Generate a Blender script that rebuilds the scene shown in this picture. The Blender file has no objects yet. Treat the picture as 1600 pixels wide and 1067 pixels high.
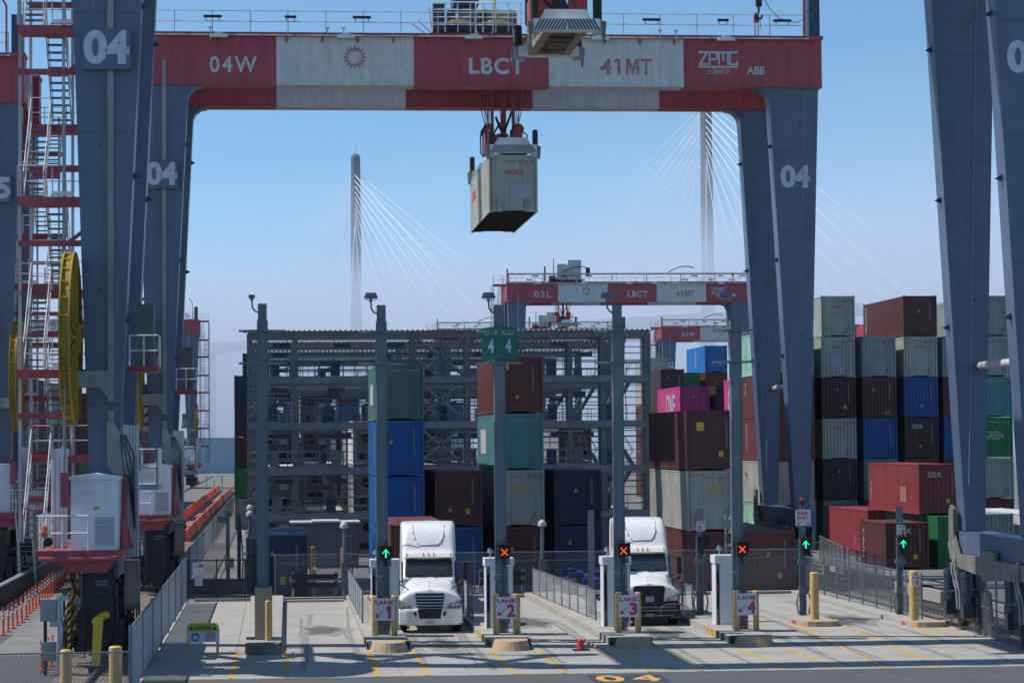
import bpy, bmesh, math, random
from mathutils import Vector, Matrix
R = math.radians
random.seed(7)
scene = bpy.context.scene
col = scene.collection

# ------------------------------------------------------------------ camera
# world: X across the lanes, Y along the container rows (away from the camera), Z up, metres
CAM_H, F_PX, ROLL = 7.3, 3900.0, 0.008
YAW = math.atan((800 - 435) / F_PX)
PITCH = math.atan((688 - 533.5) / F_PX)
cam_data = bpy.data.cameras.new("camera")
cam = bpy.data.objects.new("camera", cam_data)
col.objects.link(cam)
cam_data.sensor_width = 36.0
cam_data.lens = 36.0 * F_PX / 1600.0
cam_data.clip_start = 1.0
cam_data.clip_end = 30000.0
fw = Vector((math.sin(YAW) * math.cos(PITCH), math.cos(YAW) * math.cos(PITCH), math.sin(PITCH)))
r0 = Vector((math.cos(YAW), -math.sin(YAW), 0.0))
u0 = r0.cross(fw)
rt = r0 * math.cos(ROLL) - u0 * math.sin(ROLL)
up = u0 * math.cos(ROLL) + r0 * math.sin(ROLL)
cam.matrix_world = Matrix(((rt.x, up.x, -fw.x, 0), (rt.y, up.y, -fw.y, 0), (rt.z, up.z, -fw.z, CAM_H), (0, 0, 0, 1)))
scene.camera = cam

# ------------------------------------------------------------------ light
SUN_EL, SUN_AZ = 54.0, -77.0          # azimuth clockwise from +Y: high on the left, slightly behind the scene
world = bpy.data.worlds.new("World")
scene.world = world
world.use_nodes = True
wn = world.node_tree
bg = wn.nodes["Background"]
sky = wn.nodes.new("ShaderNodeTexSky")
sky.sky_type = 'NISHITA'
sky.sun_disc = False
sky.sun_elevation = R(SUN_EL)
sky.sun_rotation = R(SUN_AZ % 360)
sky.altitude = 2400
sky.air_density = 1.0
sky.dust_density = 0.0
sky.ozone_density = 3.4
stc = wn.nodes.new("ShaderNodeTexCoord")
lift = wn.nodes.new("ShaderNodeVectorMath"); lift.operation = 'ADD'; lift.inputs[1].default_value = (0, 0, 0.085)   # flatter horizon glow: a clear, dry day
wn.links.new(stc.outputs["Generated"], lift.inputs[0])
wn.links.new(lift.outputs[0], sky.inputs["Vector"])
tint = wn.nodes.new("ShaderNodeMix"); tint.data_type = 'RGBA'; tint.blend_type = 'MULTIPLY'; tint.inputs[0].default_value = 1.0
tint.inputs[7].default_value = (0.99, 1.17, 1.09, 1)
wn.links.new(sky.outputs[0], tint.inputs[6])
wn.links.new(tint.outputs[2], bg.inputs[0])
bg.inputs[1].default_value = 0.15
sun_data = bpy.data.lights.new("sun", 'SUN')
sun_data.energy = 5.0
sun_data.angle = R(0.53)
sun_data.color = (1.0, 0.955, 0.89)
sun = bpy.data.objects.new("sun", sun_data)
col.objects.link(sun)
sd = Vector((math.sin(R(SUN_AZ)) * math.cos(R(SUN_EL)), math.cos(R(SUN_AZ)) * math.cos(R(SUN_EL)), math.sin(R(SUN_EL))))
sun.rotation_euler = (-sd).to_track_quat('-Z', 'Y').to_euler()
scene.view_settings.view_transform = 'Standard'
scene.view_settings.look = 'None'
scene.view_settings.exposure = 0.0
scene.view_settings.gamma = 1.0
scene.view_settings.use_curve_mapping = False
scene.cycles.volume_bounces = 2
scene.cycles.max_bounces = 6

# ------------------------------------------------------------------ materials
MATS = {}
def M(name, c, rough=0.55, metal=0.0, var=0.18, streak=0.0, rust=0.0, scale=1.0, bump=0.0, emit=0.0, objcol=False, grain=0.0, spec=None):
    if name in MATS:
        return MATS[name]
    m = bpy.data.materials.new(name)
    m.use_nodes = True
    nt = m.node_tree
    N, L = nt.nodes, nt.links
    b = N["Principled BSDF"]
    b.inputs["Roughness"].default_value = rough
    b.inputs["Metallic"].default_value = metal
    if spec is not None:
        b.inputs["Specular IOR Level"].default_value = spec
    tc = N.new("ShaderNodeTexCoord")
    def noise(sc, vec_scale=(1, 1, 1), detail=4.0):
        mp = N.new("ShaderNodeMapping"); mp.inputs["Scale"].default_value = vec_scale
        L.new(tc.outputs["Object"], mp.inputs[0])
        n = N.new("ShaderNodeTexNoise"); n.inputs["Scale"].default_value = sc; n.inputs["Detail"].default_value = detail
        L.new(mp.outputs[0], n.inputs["Vector"])
        return n.outputs["Fac"]
    def ramp(fac, lo, hi, a, b_):
        mr = N.new("ShaderNodeMapRange"); mr.inputs[1].default_value = lo; mr.inputs[2].default_value = hi
        mr.inputs[3].default_value = a; mr.inputs[4].default_value = b_
        L.new(fac, mr.inputs[0]); return mr.outputs[0]
    def mul(colr, fac):
        mx = N.new("ShaderNodeMix"); mx.data_type = 'RGBA'; mx.blend_type = 'MULTIPLY'; mx.inputs[0].default_value = 1.0
        cc = N.new("ShaderNodeCombineColor")
        for i in range(3): L.new(fac, cc.inputs[i])
        L.new(colr, mx.inputs[6]); L.new(cc.outputs[0], mx.inputs[7]); return mx.outputs[2]
    if objcol:
        oi = N.new("ShaderNodeObjectInfo"); cur = oi.outputs["Color"]
    else:
        rgb = N.new("ShaderNodeRGB"); rgb.outputs[0].default_value = (*c, 1); cur = rgb.outputs[0]
    if var > 0:
        cur = mul(cur, ramp(noise(0.9 * scale), 0.3, 0.7, 1 - var, 1 + var * 0.6))
    if streak > 0:
        cur = mul(cur, ramp(noise(2.2 * scale, (1, 1, 0.07), 3), 0.42, 0.66, 1.0, 1 - streak))
    if grain > 0:
        cur = mul(cur, ramp(noise(22 * scale, (1, 1, 1), 6), 0.3, 0.7, 1 - grain, 1 + grain))
    if rust > 0:
        f = ramp(noise(3.1 * scale, (1, 1, 0.35), 6), 0.66 - 0.1 * rust, 0.72, 0.0, 0.85)
        mx = N.new("ShaderNodeMix"); mx.data_type = 'RGBA'
        L.new(f, mx.inputs[0]); L.new(cur, mx.inputs[6]); mx.inputs[7].default_value = (0.11, 0.045, 0.025, 1)
        cur = mx.outputs[2]
    L.new(cur, b.inputs["Base Color"])
    if bump > 0:
        bp = N.new("ShaderNodeBump"); bp.inputs["Strength"].default_value = bump; bp.inputs["Distance"].default_value = 0.02
        L.new(noise(14 * scale, (1, 1, 1), 5), bp.inputs["Height"]); L.new(bp.outputs[0], b.inputs["Normal"])
    if emit > 0:
        L.new(cur, b.inputs["Emission Color"]); b.inputs["Emission Strength"].default_value = emit
    MATS[name] = m
    return m

BLUE = M("crane_blue_paint", (0.088, 0.122, 0.198), 0.36, 0, 0.10, 0.16, 0.0, 1.2)
RED = M("crane_red_paint", (0.38, 0.06, 0.078), 0.5, 0, 0.16, 0.22, 0.0, 2.0)
CREAM = M("crane_white_paint", (0.60, 0.59, 0.58), 0.55, 0, 0.1, 0.14, 0.0, 2.2)
LETTER = M("pale_lettering", (0.50, 0.53, 0.62), 0.6, 0, 0.1, 0.15, 0, 1.5, grain=0.1)
FADED = M("faded_red_lettering", (0.45, 0.21, 0.215), 0.7, 0, 0.5, 0, 0, 5, grain=0.3)
WHITE = M("white_paint", (0.72, 0.73, 0.75), 0.4, 0, 0.08, 0.12)
OFFW = M("weathered_white_steel", (0.5, 0.51, 0.53), 0.5, 0, 0.15, 0.35, 0.3)
GREY = M("grey_conduit", (0.30, 0.31, 0.32), 0.45, 0.1, 0.15, 0.3, 0.2)
GALV = M("galvanised_steel", (0.15, 0.18, 0.215), 0.5, 0.2, 0.2, 0.25)
RACKM = M("rack_steel", (0.20, 0.222, 0.245), 0.55, 0.05, 0.15, 0.2)
DARK = M("dark_machinery", (0.016, 0.020, 0.028), 0.5, 0.2, 0.3, 0, 0.1, 2)
BLACK = M("black_rubber", (0.02, 0.02, 0.022), 0.75, 0, 0.2)
NAVY = M("navy_cabinet", (0.03, 0.05, 0.11), 0.45, 0, 0.15, 0.2)
BROWNG = M("grey_brown_guard", (0.20, 0.18, 0.165), 0.7, 0, 0.2, 0.3, 0.3)
YEL = M("yellow_reel_paint", (0.46, 0.28, 0.02), 0.5, 0, 0.15, 0.25, 0.3)
YELB = M("bright_yellow_paint", (0.75, 0.52, 0.03), 0.45, 0, 0.12, 0, 0.1)
TAN = M("tan_bollard_paint", (0.64, 0.41, 0.155), 0.6, 0, 0.12, 0.2, 0.6, 1.5)
TANC = M("tan_painted_concrete", (0.42, 0.30, 0.19), 0.85, 0, 0.2, 0, 0, 2, 0.3, grain=0.12)
CONC = M("concrete", (0.335, 0.318, 0.292), 0.85, 0, 0.14, 0, 0, 0.6, 0.25, grain=0.1)
CONCD = M("dark_dirty_shaded_concrete", (0.15, 0.145, 0.14), 0.9, 0, 0.3, 0, 0, 1, 0.3, grain=0.15)  # dirt on joints and sleepers; painted shade on the left crane lane
KERBK = M("worn_black_kerb_paint", (0.06, 0.065, 0.07), 0.8, 0, 0.5, 0, 0, 4, 0.3, grain=0.3)
KERBY = M("worn_yellow_kerb_paint", (0.45, 0.30, 0.06), 0.8, 0, 0.5, 0, 0, 5, 0.3, grain=0.3)
KERBR = M("red_kerb_paint", (0.4, 0.05, 0.05), 0.8, 0, 0.3)
ASPH = M("asphalt", (0.078, 0.081, 0.088), 0.9, 0, 0.12, 0, 0, 0.5, 0.4, grain=0.2)
LINE = M("worn_yellow_line_paint", (0.55, 0.33, 0.06), 0.8, 0, 0.3, 0, 0, 3, grain=0.25)
ORNG = M("orange_plastic", (0.75, 0.10, 0.03), 0.45, 0, 0.12)
REFL = M("reflective_white_band", (0.7, 0.7, 0.7), 0.4, 0, 0.1)
SIGNW = M("white_sign_face", (0.62, 0.62, 0.66), 0.5, 0, 0.05)
SIGNR = M("red_sign_print", (0.50, 0.04, 0.10), 0.5, 0, 0.08)
SIGNG = M("green_sign_face", (0.004, 0.13, 0.09), 0.5, 0, 0.08)
CAUT = M("yellow_green_sign_face", (0.42, 0.52, 0.04), 0.5, 0, 0.05)
SBLUE = M("blue_sign_print", (0.03, 0.12, 0.32), 0.5, 0, 0.05)
STRIPE = M("black_stripe_paint", (0.03, 0.035, 0.05), 0.6, 0, 0.1)
UNDER = M("oily_underside", (0.11, 0.085, 0.06), 0.7, 0, 0.6, 0, 0.3, 1.5)
PRINT = M("container_print", (0.45, 0.45, 0.45), 0.6, 0, 0.1)
LOGOR = M("red_logo_print", (0.55, 0.05, 0.04), 0.6, 0, 0.15)
LABY = M("yellow_warning_label", (0.60, 0.38, 0.03), 0.6, 0, 0.15)
CONT = M("container_paint", (1, 1, 1), 0.55, 0, 0.16, 0.22, 0.35, 1.0, objcol=True)
CFLOOR = M("container_underside", (0.04, 0.035, 0.03), 0.9, 0, 0.3)
TRUCK = M("white_truck_paint", (0.78, 0.78, 0.775), 0.2, 0, 0.05, 0.06, 0, 2.0)
GLASS = M("dark_tinted_glass", (0.02, 0.032, 0.042), 0.05, 0, 0.0, spec=0.8)
CHROME = M("chrome", (0.6, 0.6, 0.62), 0.15, 1.0, 0.0)
HEAD = M("headlight_glass", (0.35, 0.37, 0.40), 0.1, 0.3, 0.3, 0, 0, 8)
AMBER = M("amber_marker_lens", (0.45, 0.14, 0.04), 0.3)
GREENL = M("lit_green_signal", (0.02, 0.9, 0.42), 0.4, 0, 0, emit=1.6)
REDL = M("lit_red_signal", (1.0, 0.10, 0.03), 0.4, 0, 0, emit=1.6)
TUBE = M("pale_lamp_diffuser", (0.6, 0.6, 0.42), 0.4)
BRC = M("bridge_concrete", (0.10, 0.10, 0.115), 0.8, 0, 0.1)
BRW = M("white_stay_cable", (0.9, 0.9, 0.9), 0.5, 0, 0)
GROUNDM = M("yard_paving", (0.15, 0.147, 0.14), 0.9, 0, 0.25, 0, 0, 0.15, 0.3, grain=0.15)
TRACKM = M("brown_track_bed", (0.16, 0.125, 0.10), 0.95, 0, 0.3, 0, 0, 1, 0.4, grain=0.25)
RAILM = M("worn_rail_steel", (0.12, 0.10, 0.09), 0.4, 0.6, 0.2)

# ------------------------------------------------------------------ mesh helpers
class MB:
    def __init__(s):
        s.v, s.f, s.m, s.cur = [], [], [], 0
    def mat(s, i):
        s.cur = i; return s
    def add(s, vs, fs):
        o = len(s.v); s.v += [tuple(p) for p in vs]
        for f in fs:
            s.f.append(tuple(o + i for i in f)); s.m.append(s.cur)
        return s
    def box(s, x0, x1, y0, y1, z0, z1):
        return s.add([(x0, y0, z0), (x1, y0, z0), (x1, y1, z0), (x0, y1, z0), (x0, y0, z1), (x1, y0, z1), (x1, y1, z1), (x0, y1, z1)],
                     [(0, 3, 2, 1), (4, 5, 6, 7), (0, 1, 5, 4), (1, 2, 6, 5), (2, 3, 7, 6), (3, 0, 4, 7)])
    def hexa(s, bot, top):      # 4 bottom + 4 top points, same order
        return s.add(list(bot) + list(top), [(3, 2, 1, 0), (4, 5, 6, 7), (0, 1, 5, 4), (1, 2, 6, 5), (2, 3, 7, 6), (3, 0, 4, 7)])
    def prism(s, pts, axis, a, b):
        def put(p, t):
            return (t, p[0], p[1]) if axis == 'x' else ((p[0], t, p[1]) if axis == 'y' else (p[0], p[1], t))
        n = len(pts)
        return s.add([put(p, a) for p in pts] + [put(p, b) for p in pts],
                     [tuple(range(n))[::-1], tuple(range(n, 2 * n))] + [(i, (i + 1) % n, n + (i + 1) % n, n + i) for i in range(n)])
    def tube(s, p, q, r, n=6, r2=None):
        p, q = Vector(p), Vector(q); d = (q - p)
        if d.length < 1e-6: return s
        d.normalize()
        a = d.cross(Vector((0, 0, 1)) if abs(d.z) < 0.9 else Vector((1, 0, 0))).normalized(); b = d.cross(a)
        r2 = r if r2 is None else r2
        vs = [p + (a * math.cos(2 * math.pi * i / n) + b * math.sin(2 * math.pi * i / n)) * r for i in range(n)]
        vs += [q + (a * math.cos(2 * math.pi * i / n) + b * math.sin(2 * math.pi * i / n)) * r2 for i in range(n)]
        return s.add(vs, [(i, (i + 1) % n, n + (i + 1) % n, n + i) for i in range(n)] + [tuple(range(n))[::-1], tuple(range(n, 2 * n))])
    def path(s, pts, r, n=6):
        for a, b in zip(pts[:-1], pts[1:]): s.tube(a, b, r, n)
        return s
    def beam(s, p, q, w, h):
        p, q = Vector(p), Vector(q); d = (q - p).normalized()
        a = d.cross(Vector((0, 0, 1)) if abs(d.z) < 0.95 else Vector((0, 1, 0))).normalized(); b = a.cross(d)
        c = [a * x * w / 2 + b * y * h / 2 for x, y in ((-1, -1), (1, -1), (1, 1), (-1, 1))]
        return s.hexa([p + k for k in c], [q + k for k in c])
    def build(s, name, mats, parent=None, color=None, smooth=False, loc=None, recalc=True):
        me = bpy.data.meshes.new(name)
        me.from_pydata(s.v, [], s.f)
        for m in (mats if isinstance(mats, (list, tuple)) else [mats]): me.materials.append(m)
        if any(s.m):
            me.polygons.foreach_set("material_index", s.m)
        if recalc:
            bm = bmesh.new(); bm.from_mesh(me); bmesh.ops.recalc_face_normals(bm, faces=bm.faces); bm.to_mesh(me); bm.free()
        if smooth:
            me.polygons.foreach_set("use_smooth", [True] * len(me.polygons))
        me.update()
        return link(name, me, parent, color, loc)
def link(name, me, parent=None, color=None, loc=None):
    o = bpy.data.objects.new(name, me); col.objects.link(o)
    if parent is not None: o.parent = parent
    if color is not None: o.color = (*color, 1)
    if loc is not None: o.location = loc
    return o
def tag(o, label, cat, group=None):
    o["label"] = label; o["category"] = cat
    if group: o["group"] = group
    return o
def thing(name, label, cat, loc=(0, 0, 0), group=None, rz=0.0):
    o = bpy.data.objects.new(name, None); col.objects.link(o)
    o.empty_display_size = 0.5
    o.location = loc; o.rotation_euler = (0, 0, rz)
    return tag(o, label, cat, group)
def structure(o):
    o["kind"] = "structure"; return o
def kids(o):
    return [c for c in bpy.data.objects if c.parent == o]
def copy_tree(src, children, loc, label, rz=None):
    """children: list of (part, [sub-parts])"""
    r = src.copy(); col.objects.link(r); r.location = loc; r["label"] = label
    if rz is not None: r.rotation_euler = (0, 0, rz)
    for c, subs in children:
        k = c.copy(); col.objects.link(k); k.parent = r
        for g in subs:
            d = g.copy(); col.objects.link(d); d.parent = k
    return r
def tree_of(root):
    return [(c, kids(c)) for c in kids(root)]

# ------------------------------------------------------------------ lettering
TXT = {}
def text_mesh(s, bold=0.0, track=1.0):
    key = (s, bold, track)
    if key in TXT: return TXT[key]
    cu = bpy.data.curves.new("lettering", 'FONT'); cu.body = s; cu.resolution_u = 7
    cu.offset = bold; cu.space_character = track; cu.extrude = 0.004
    ob = bpy.data.objects.new("lettering", cu); col.objects.link(ob)
    bpy.context.view_layer.update()
    me = bpy.data.meshes.new_from_object(ob.evaluated_get(bpy.context.evaluated_depsgraph_get()))
    bpy.data.objects.remove(ob)
    if len(me.vertices) == 0:
        TXT[key] = None; return None
    xs = [v.co.x for v in me.vertices]; ys = [v.co.y for v in me.vertices]
    x0, x1, y0, y1 = min(xs), max(xs), min(ys), max(ys)
    for v in me.vertices:      # normalised: 1 wide, 1 tall, centred
        v.co.x = (v.co.x - (x0 + x1) / 2) / (x1 - x0); v.co.y = (v.co.y - (y0 + y1) / 2) / (y1 - y0)
    TXT[key] = me
    return me
def lettering(s, c, w, h, mat, parent, face='front', bold=0.0, track=1.0, vertical=False, name="lettering"):
    """w, h: size of the whole word in metres; c: centre in the parent's coordinates; face: front (-Y), left (-X), up (+Z)"""
    me = text_mesh(s, bold, track)
    if me is None: return None
    key = ('m', s, bold, track, mat.name)
    if key not in TXT:
        m2 = me.copy(); m2.materials.clear(); m2.materials.append(mat); TXT[key] = m2
    o = link(name, TXT[key], parent)
    B = {'front': Matrix(((1, 0, 0), (0, 0, -1), (0, 1, 0))), 'left': Matrix(((0, 0, -1), (-1, 0, 0), (0, 1, 0))),
         'up': Matrix(((1, 0, 0), (0, 1, 0), (0, 0, 1)))}[face].transposed().transposed()
    if vertical:   # reads downwards
        B = B @ Matrix(((0, 1, 0), (-1, 0, 0), (0, 0, 1)))
    o.matrix_basis = Matrix.Translation(Vector(c)) @ B.to_4x4() @ Matrix.Diagonal((w, h, 1, 1))
    return o
# ------------------------------------------------------------------ ground
def sheet(name, x0, x1, y0, y1, z, mat, thick=0.0):
    m = MB()
    if thick: m.box(x0, x1, y0, y1, z - thick, z)
    else: m.add([(x0, y0, z), (x1, y0, z), (x1, y1, z), (x0, y1, z)], [(0, 1, 2, 3)])
    return structure(m.build(name, mat))
STAINP = M("weathered_path_concrete", (0.19, 0.185, 0.175), 0.9, 0, 0.25, 0, 0, 1, 0.3, grain=0.12)
WATER = M("grey_blue_water", (0.06, 0.09, 0.12), 0.25, 0, 0.1, 0, 0, 0.02)
sheet("water", -4000, 5000, 560, 7000, -0.6, WATER)
sheet("yard_ground", -300, 420, -60, 600, -0.012, GROUNDM)
sheet("asphalt_road", -4.35, 60, -40, 77.95, -0.004, ASPH)
sheet("asphalt_verge", -30, -4.35, -40, 98, -0.008, ASPH)
sheet("concrete_path", -10.2, -7.0, 88, 108, -0.006, STAINP)
sheet("shade_toned_crane_lane", -13.6, -7.0, 108, 400, -0.007, CONCD)  # dark tone paints in the shade of the left crane and stacks
sheet("track_bed", -7.0, -4.75, 70, 600, 0.0, TRACKM)
apron = sheet("concrete_apron", -4.35, 26.0, 78.0, 116.2, -0.03, CONCD)
# slabs of the apron, open joints between them
slab_x = [-4.33, -1.5, 0.22, 3.8, 5.95, 8.1, 10.2, 12.4, 14.5, 16.7, 19.0, 21.0, 23.3, 25.9]
slab_y = [78.02, 82.6, 87.2, 93.0, 98.8, 104.6, 110.4, 116.1]
for i in range(len(slab_x) - 1):
    for j in range(len(slab_y) - 1):
        MB().box(slab_x[i] + 0.012, slab_x[i + 1] - 0.012, slab_y[j] + 0.012, slab_y[j + 1] - 0.012, -0.028, -random.random() * 0.0015).build("slab", CONC, apron)
def marking(name, pts, z=0.004, mat=LINE):
    return structure(MB().add([(x, y, z) for x, y in pts], [tuple(range(len(pts)))]).build(name, mat))
for x in (-1.5, 0.23, 3.05, 4.6, 7.3, 8.9, 11.6, 13.25, 15.9, 17.55):
    marking("painted_line", [(x - 0.07, 78.1), (x + 0.07, 78.1), (x + 0.07, 87.6), (x - 0.07, 87.6)])
for x0, y0, x1, y1 in ((19.1, 78.1, 20.15, 97), (20.9, 78.1, 21.85, 95.8), (24.0, 90.0, 24.3, 95.3), (24.55, 88.0, 25.4, 97.0)):
    marking("painted_line", [(x0 - 0.07, y0), (x0 + 0.07, y0), (x1 + 0.07, y1), (x1 - 0.07, y1)])
for x0, x1 in ((-4.3, 0.3), (2.98, 4.67), (7.23, 8.97), (11.53, 13.32)):
    marking("painted_line", [(x0, 78.12), (x1, 78.12), (x1, 78.24), (x0, 78.24)])
# old oil stains in the lanes
STAIN = M("oil_stained_concrete", (0.10, 0.097, 0.093), 0.8, 0, 0.3, 0, 0, 1.5, grain=0.2)
STAIN2 = M("lightly_stained_concrete", (0.23, 0.222, 0.21), 0.85, 0, 0.3, 0, 0, 1.5, grain=0.2)
def stain(x, y, rx, ry, mat, z):
    n = 28; ph = random.random() * 9
    pts = [(x + rx * math.cos(t) * (1 + 0.25 * math.sin(3 * t + ph) + 0.15 * math.sin(7 * t + ph)), y + ry * math.sin(t) * (1 + 0.2 * math.sin(2 * t + ph) + 0.15 * math.sin(5 * t))) for t in [2 * math.pi * i / n for i in range(n)]]
    marking("oil_stain", pts, z, mat)
for x, y, rx, ry in ((1.6, 97.5, .62, 2.1), (10.0, 100.2, .6, 2.4), (5.85, 90.0, .5, 2.0), (14.3, 93.5, .5, 2.4), (22.6, 99.0, .7, 2.6)):
    stain(x, y, rx * 1.5, ry * 1.6, STAIN2, 0.0032)
    stain(x, y, rx, ry, STAIN, 0.0044)
for x in (4.95, 6.7, 9.2, 10.9, 13.6, 15.4):
    stain(x, 92 + random.random() * 6, .1, 7, STAIN2, 0.0036)
TYRE = M("tyre_marked_concrete", (0.235, 0.224, 0.208), 0.85, 0, 0.35, 0, 0, 2.5, grain=0.25)
rt_ = random.Random(3)
for x0 in (.9, 2.5, 4.9, 6.6, 9.3, 11.0, 13.7, 15.4, 18.3, 19.6, 22.2, 23.8):
    for q in range(2):
        xa = x0 + rt_.uniform(-.25, .25); w = rt_.uniform(.05, .1); ya, yb = rt_.uniform(78.3, 84), rt_.uniform(92, 112); bend = rt_.uniform(-.5, .5)
        n = 10
        L = [(xa - w + bend * (k / n) ** 2 + rt_.uniform(-.02, .02), ya + (yb - ya) * k / n) for k in range(n + 1)]
        Rr_ = [(x + 2 * w + rt_.uniform(-.04, .04), y) for x, y in L][::-1]
        marking("tyre_track", L + Rr_, 0.0022 + .00015 * q, TYRE)
CRK = M("sealed_crack", (0.06, 0.06, 0.062), 0.8)
for k in range(9):
    x, y = rt_.uniform(-3, 23), rt_.uniform(79, 92); pts = [(x, y)]
    for q in range(8): x += rt_.uniform(.15, .45); y += rt_.uniform(-.5, .45); pts.append((x, y))
    for (xa, ya), (xb, yb) in zip(pts[:-1], pts[1:]):
        pass
    marking("sealed_crack", [(a, b - .018) for a, b in pts] + [(a, b + .018) for a, b in pts[::-1]], 0.0052, CRK)
dr = structure(MB().box(1.1, 2.6, 90.55, 90.85, 0.0, 0.006).build("drain_grate", CONCD))
# block number on the road
NAVYP = M("dark_road_paint", (0.035, 0.037, 0.06), 0.85, 0, 0.2)
num = tag(MB().add([(9.45, 74.9, 0.002), (11.75, 74.9, 0.002), (11.75, 77.3, 0.002), (9.45, 77.3, 0.002)], [(0, 1, 2, 3)]).build("road_number", NAVYP),
          "yellow number 04 on a dark patch painted on the road in front of the lanes", "road marking")
lettering("0", (10.05, 76.1, 0.006), 0.85, 1.9, LINE, num, 'up', 0.02)
lettering("4", (11.15, 76.1, 0.006), 0.85, 1.9, LINE, num, 'up', 0.02)
# crane rails and the tracks beside the right-hand fence
def rail(x, y0, y1):
    m = MB().box(x - 0.07, x + 0.07, y0, y1, 0.0, 0.03).box(x - 0.015, x + 0.015, y0, y1, 0.03, 0.12).box(x - 0.035, x + 0.035, y0, y1, 0.12, 0.16)
    return structure(m.build("crane_rail", RAILM))
for x in (-5.8, 25.9, 29.3, -14.2): rail(x, 70, 560)
bed = sheet("track_slab", 26.75, 31.8, 84, 190, 0.0, TRACKM)
for x in (27.2, 28.3, 30.2, 31.2):
    rail(x, 84, 190)
for k in range(84):
    y = 85 + k * 0.62
    for x0 in (26.95, 29.95):
        MB().box(x0, x0 + 1.6, y, y + 0.24, -0.02, 0.07).build("sleeper", CONCD, bed)
pl = thing("kerb_blocks", "row of pale concrete blocks standing between the tracks behind the right-hand fence", "concrete block", (0, 0, 0))
for k in range(9):
    MB().box(28.85, 29.05, 92 + k * 5.2, 92 + k * 5.2 + 3.0, 0, 0.55).build("block", CONC, pl)
structure(MB().box(-3.9, 24.8, 116.25, 116.7, -0.01, 0.13).build("kerb", CONC))

# ------------------------------------------------------------------ containers
COLS = {
    'brown': (0.10, 0.027, 0.028), 'dark brown': (0.055, 0.022, 0.025), 'red-brown': (0.13, 0.030, 0.027), 'red': (0.235, 0.034, 0.042),
    'blue': (0.003, 0.082, 0.29), 'navy': (0.006, 0.019, 0.07), 'teal': (0.085, 0.25, 0.26), 'green-grey': (0.07, 0.17, 0.14),
    'light green': (0.27, 0.48, 0.37), 'green': (0.008, 0.17, 0.05), 'beige': (0.40, 0.40, 0.35), 'grey': (0.27, 0.295, 0.30), 'pink': (0.60, 0.05, 0.235),
    'white': (0.60, 0.62, 0.63), 'pale blue': (0.03, 0.22, 0.55), 'bright blue': (0.01, 0.17, 0.50)}
CM = {}
W2 = 1.219
def zig(a, b, period, depth, ins):
    """corrugation profile: list of (t, offset)"""
    n = max(1, round((b - a) / period)); p = (b - a) / n; out = []
    for i in range(n):
        t = a + i * p
        out += [(t, ins), (t + p * .27, ins), (t + p * .5, ins + depth), (t + p * .77, ins + depth)]
    out.append((b, ins)); return out
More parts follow.
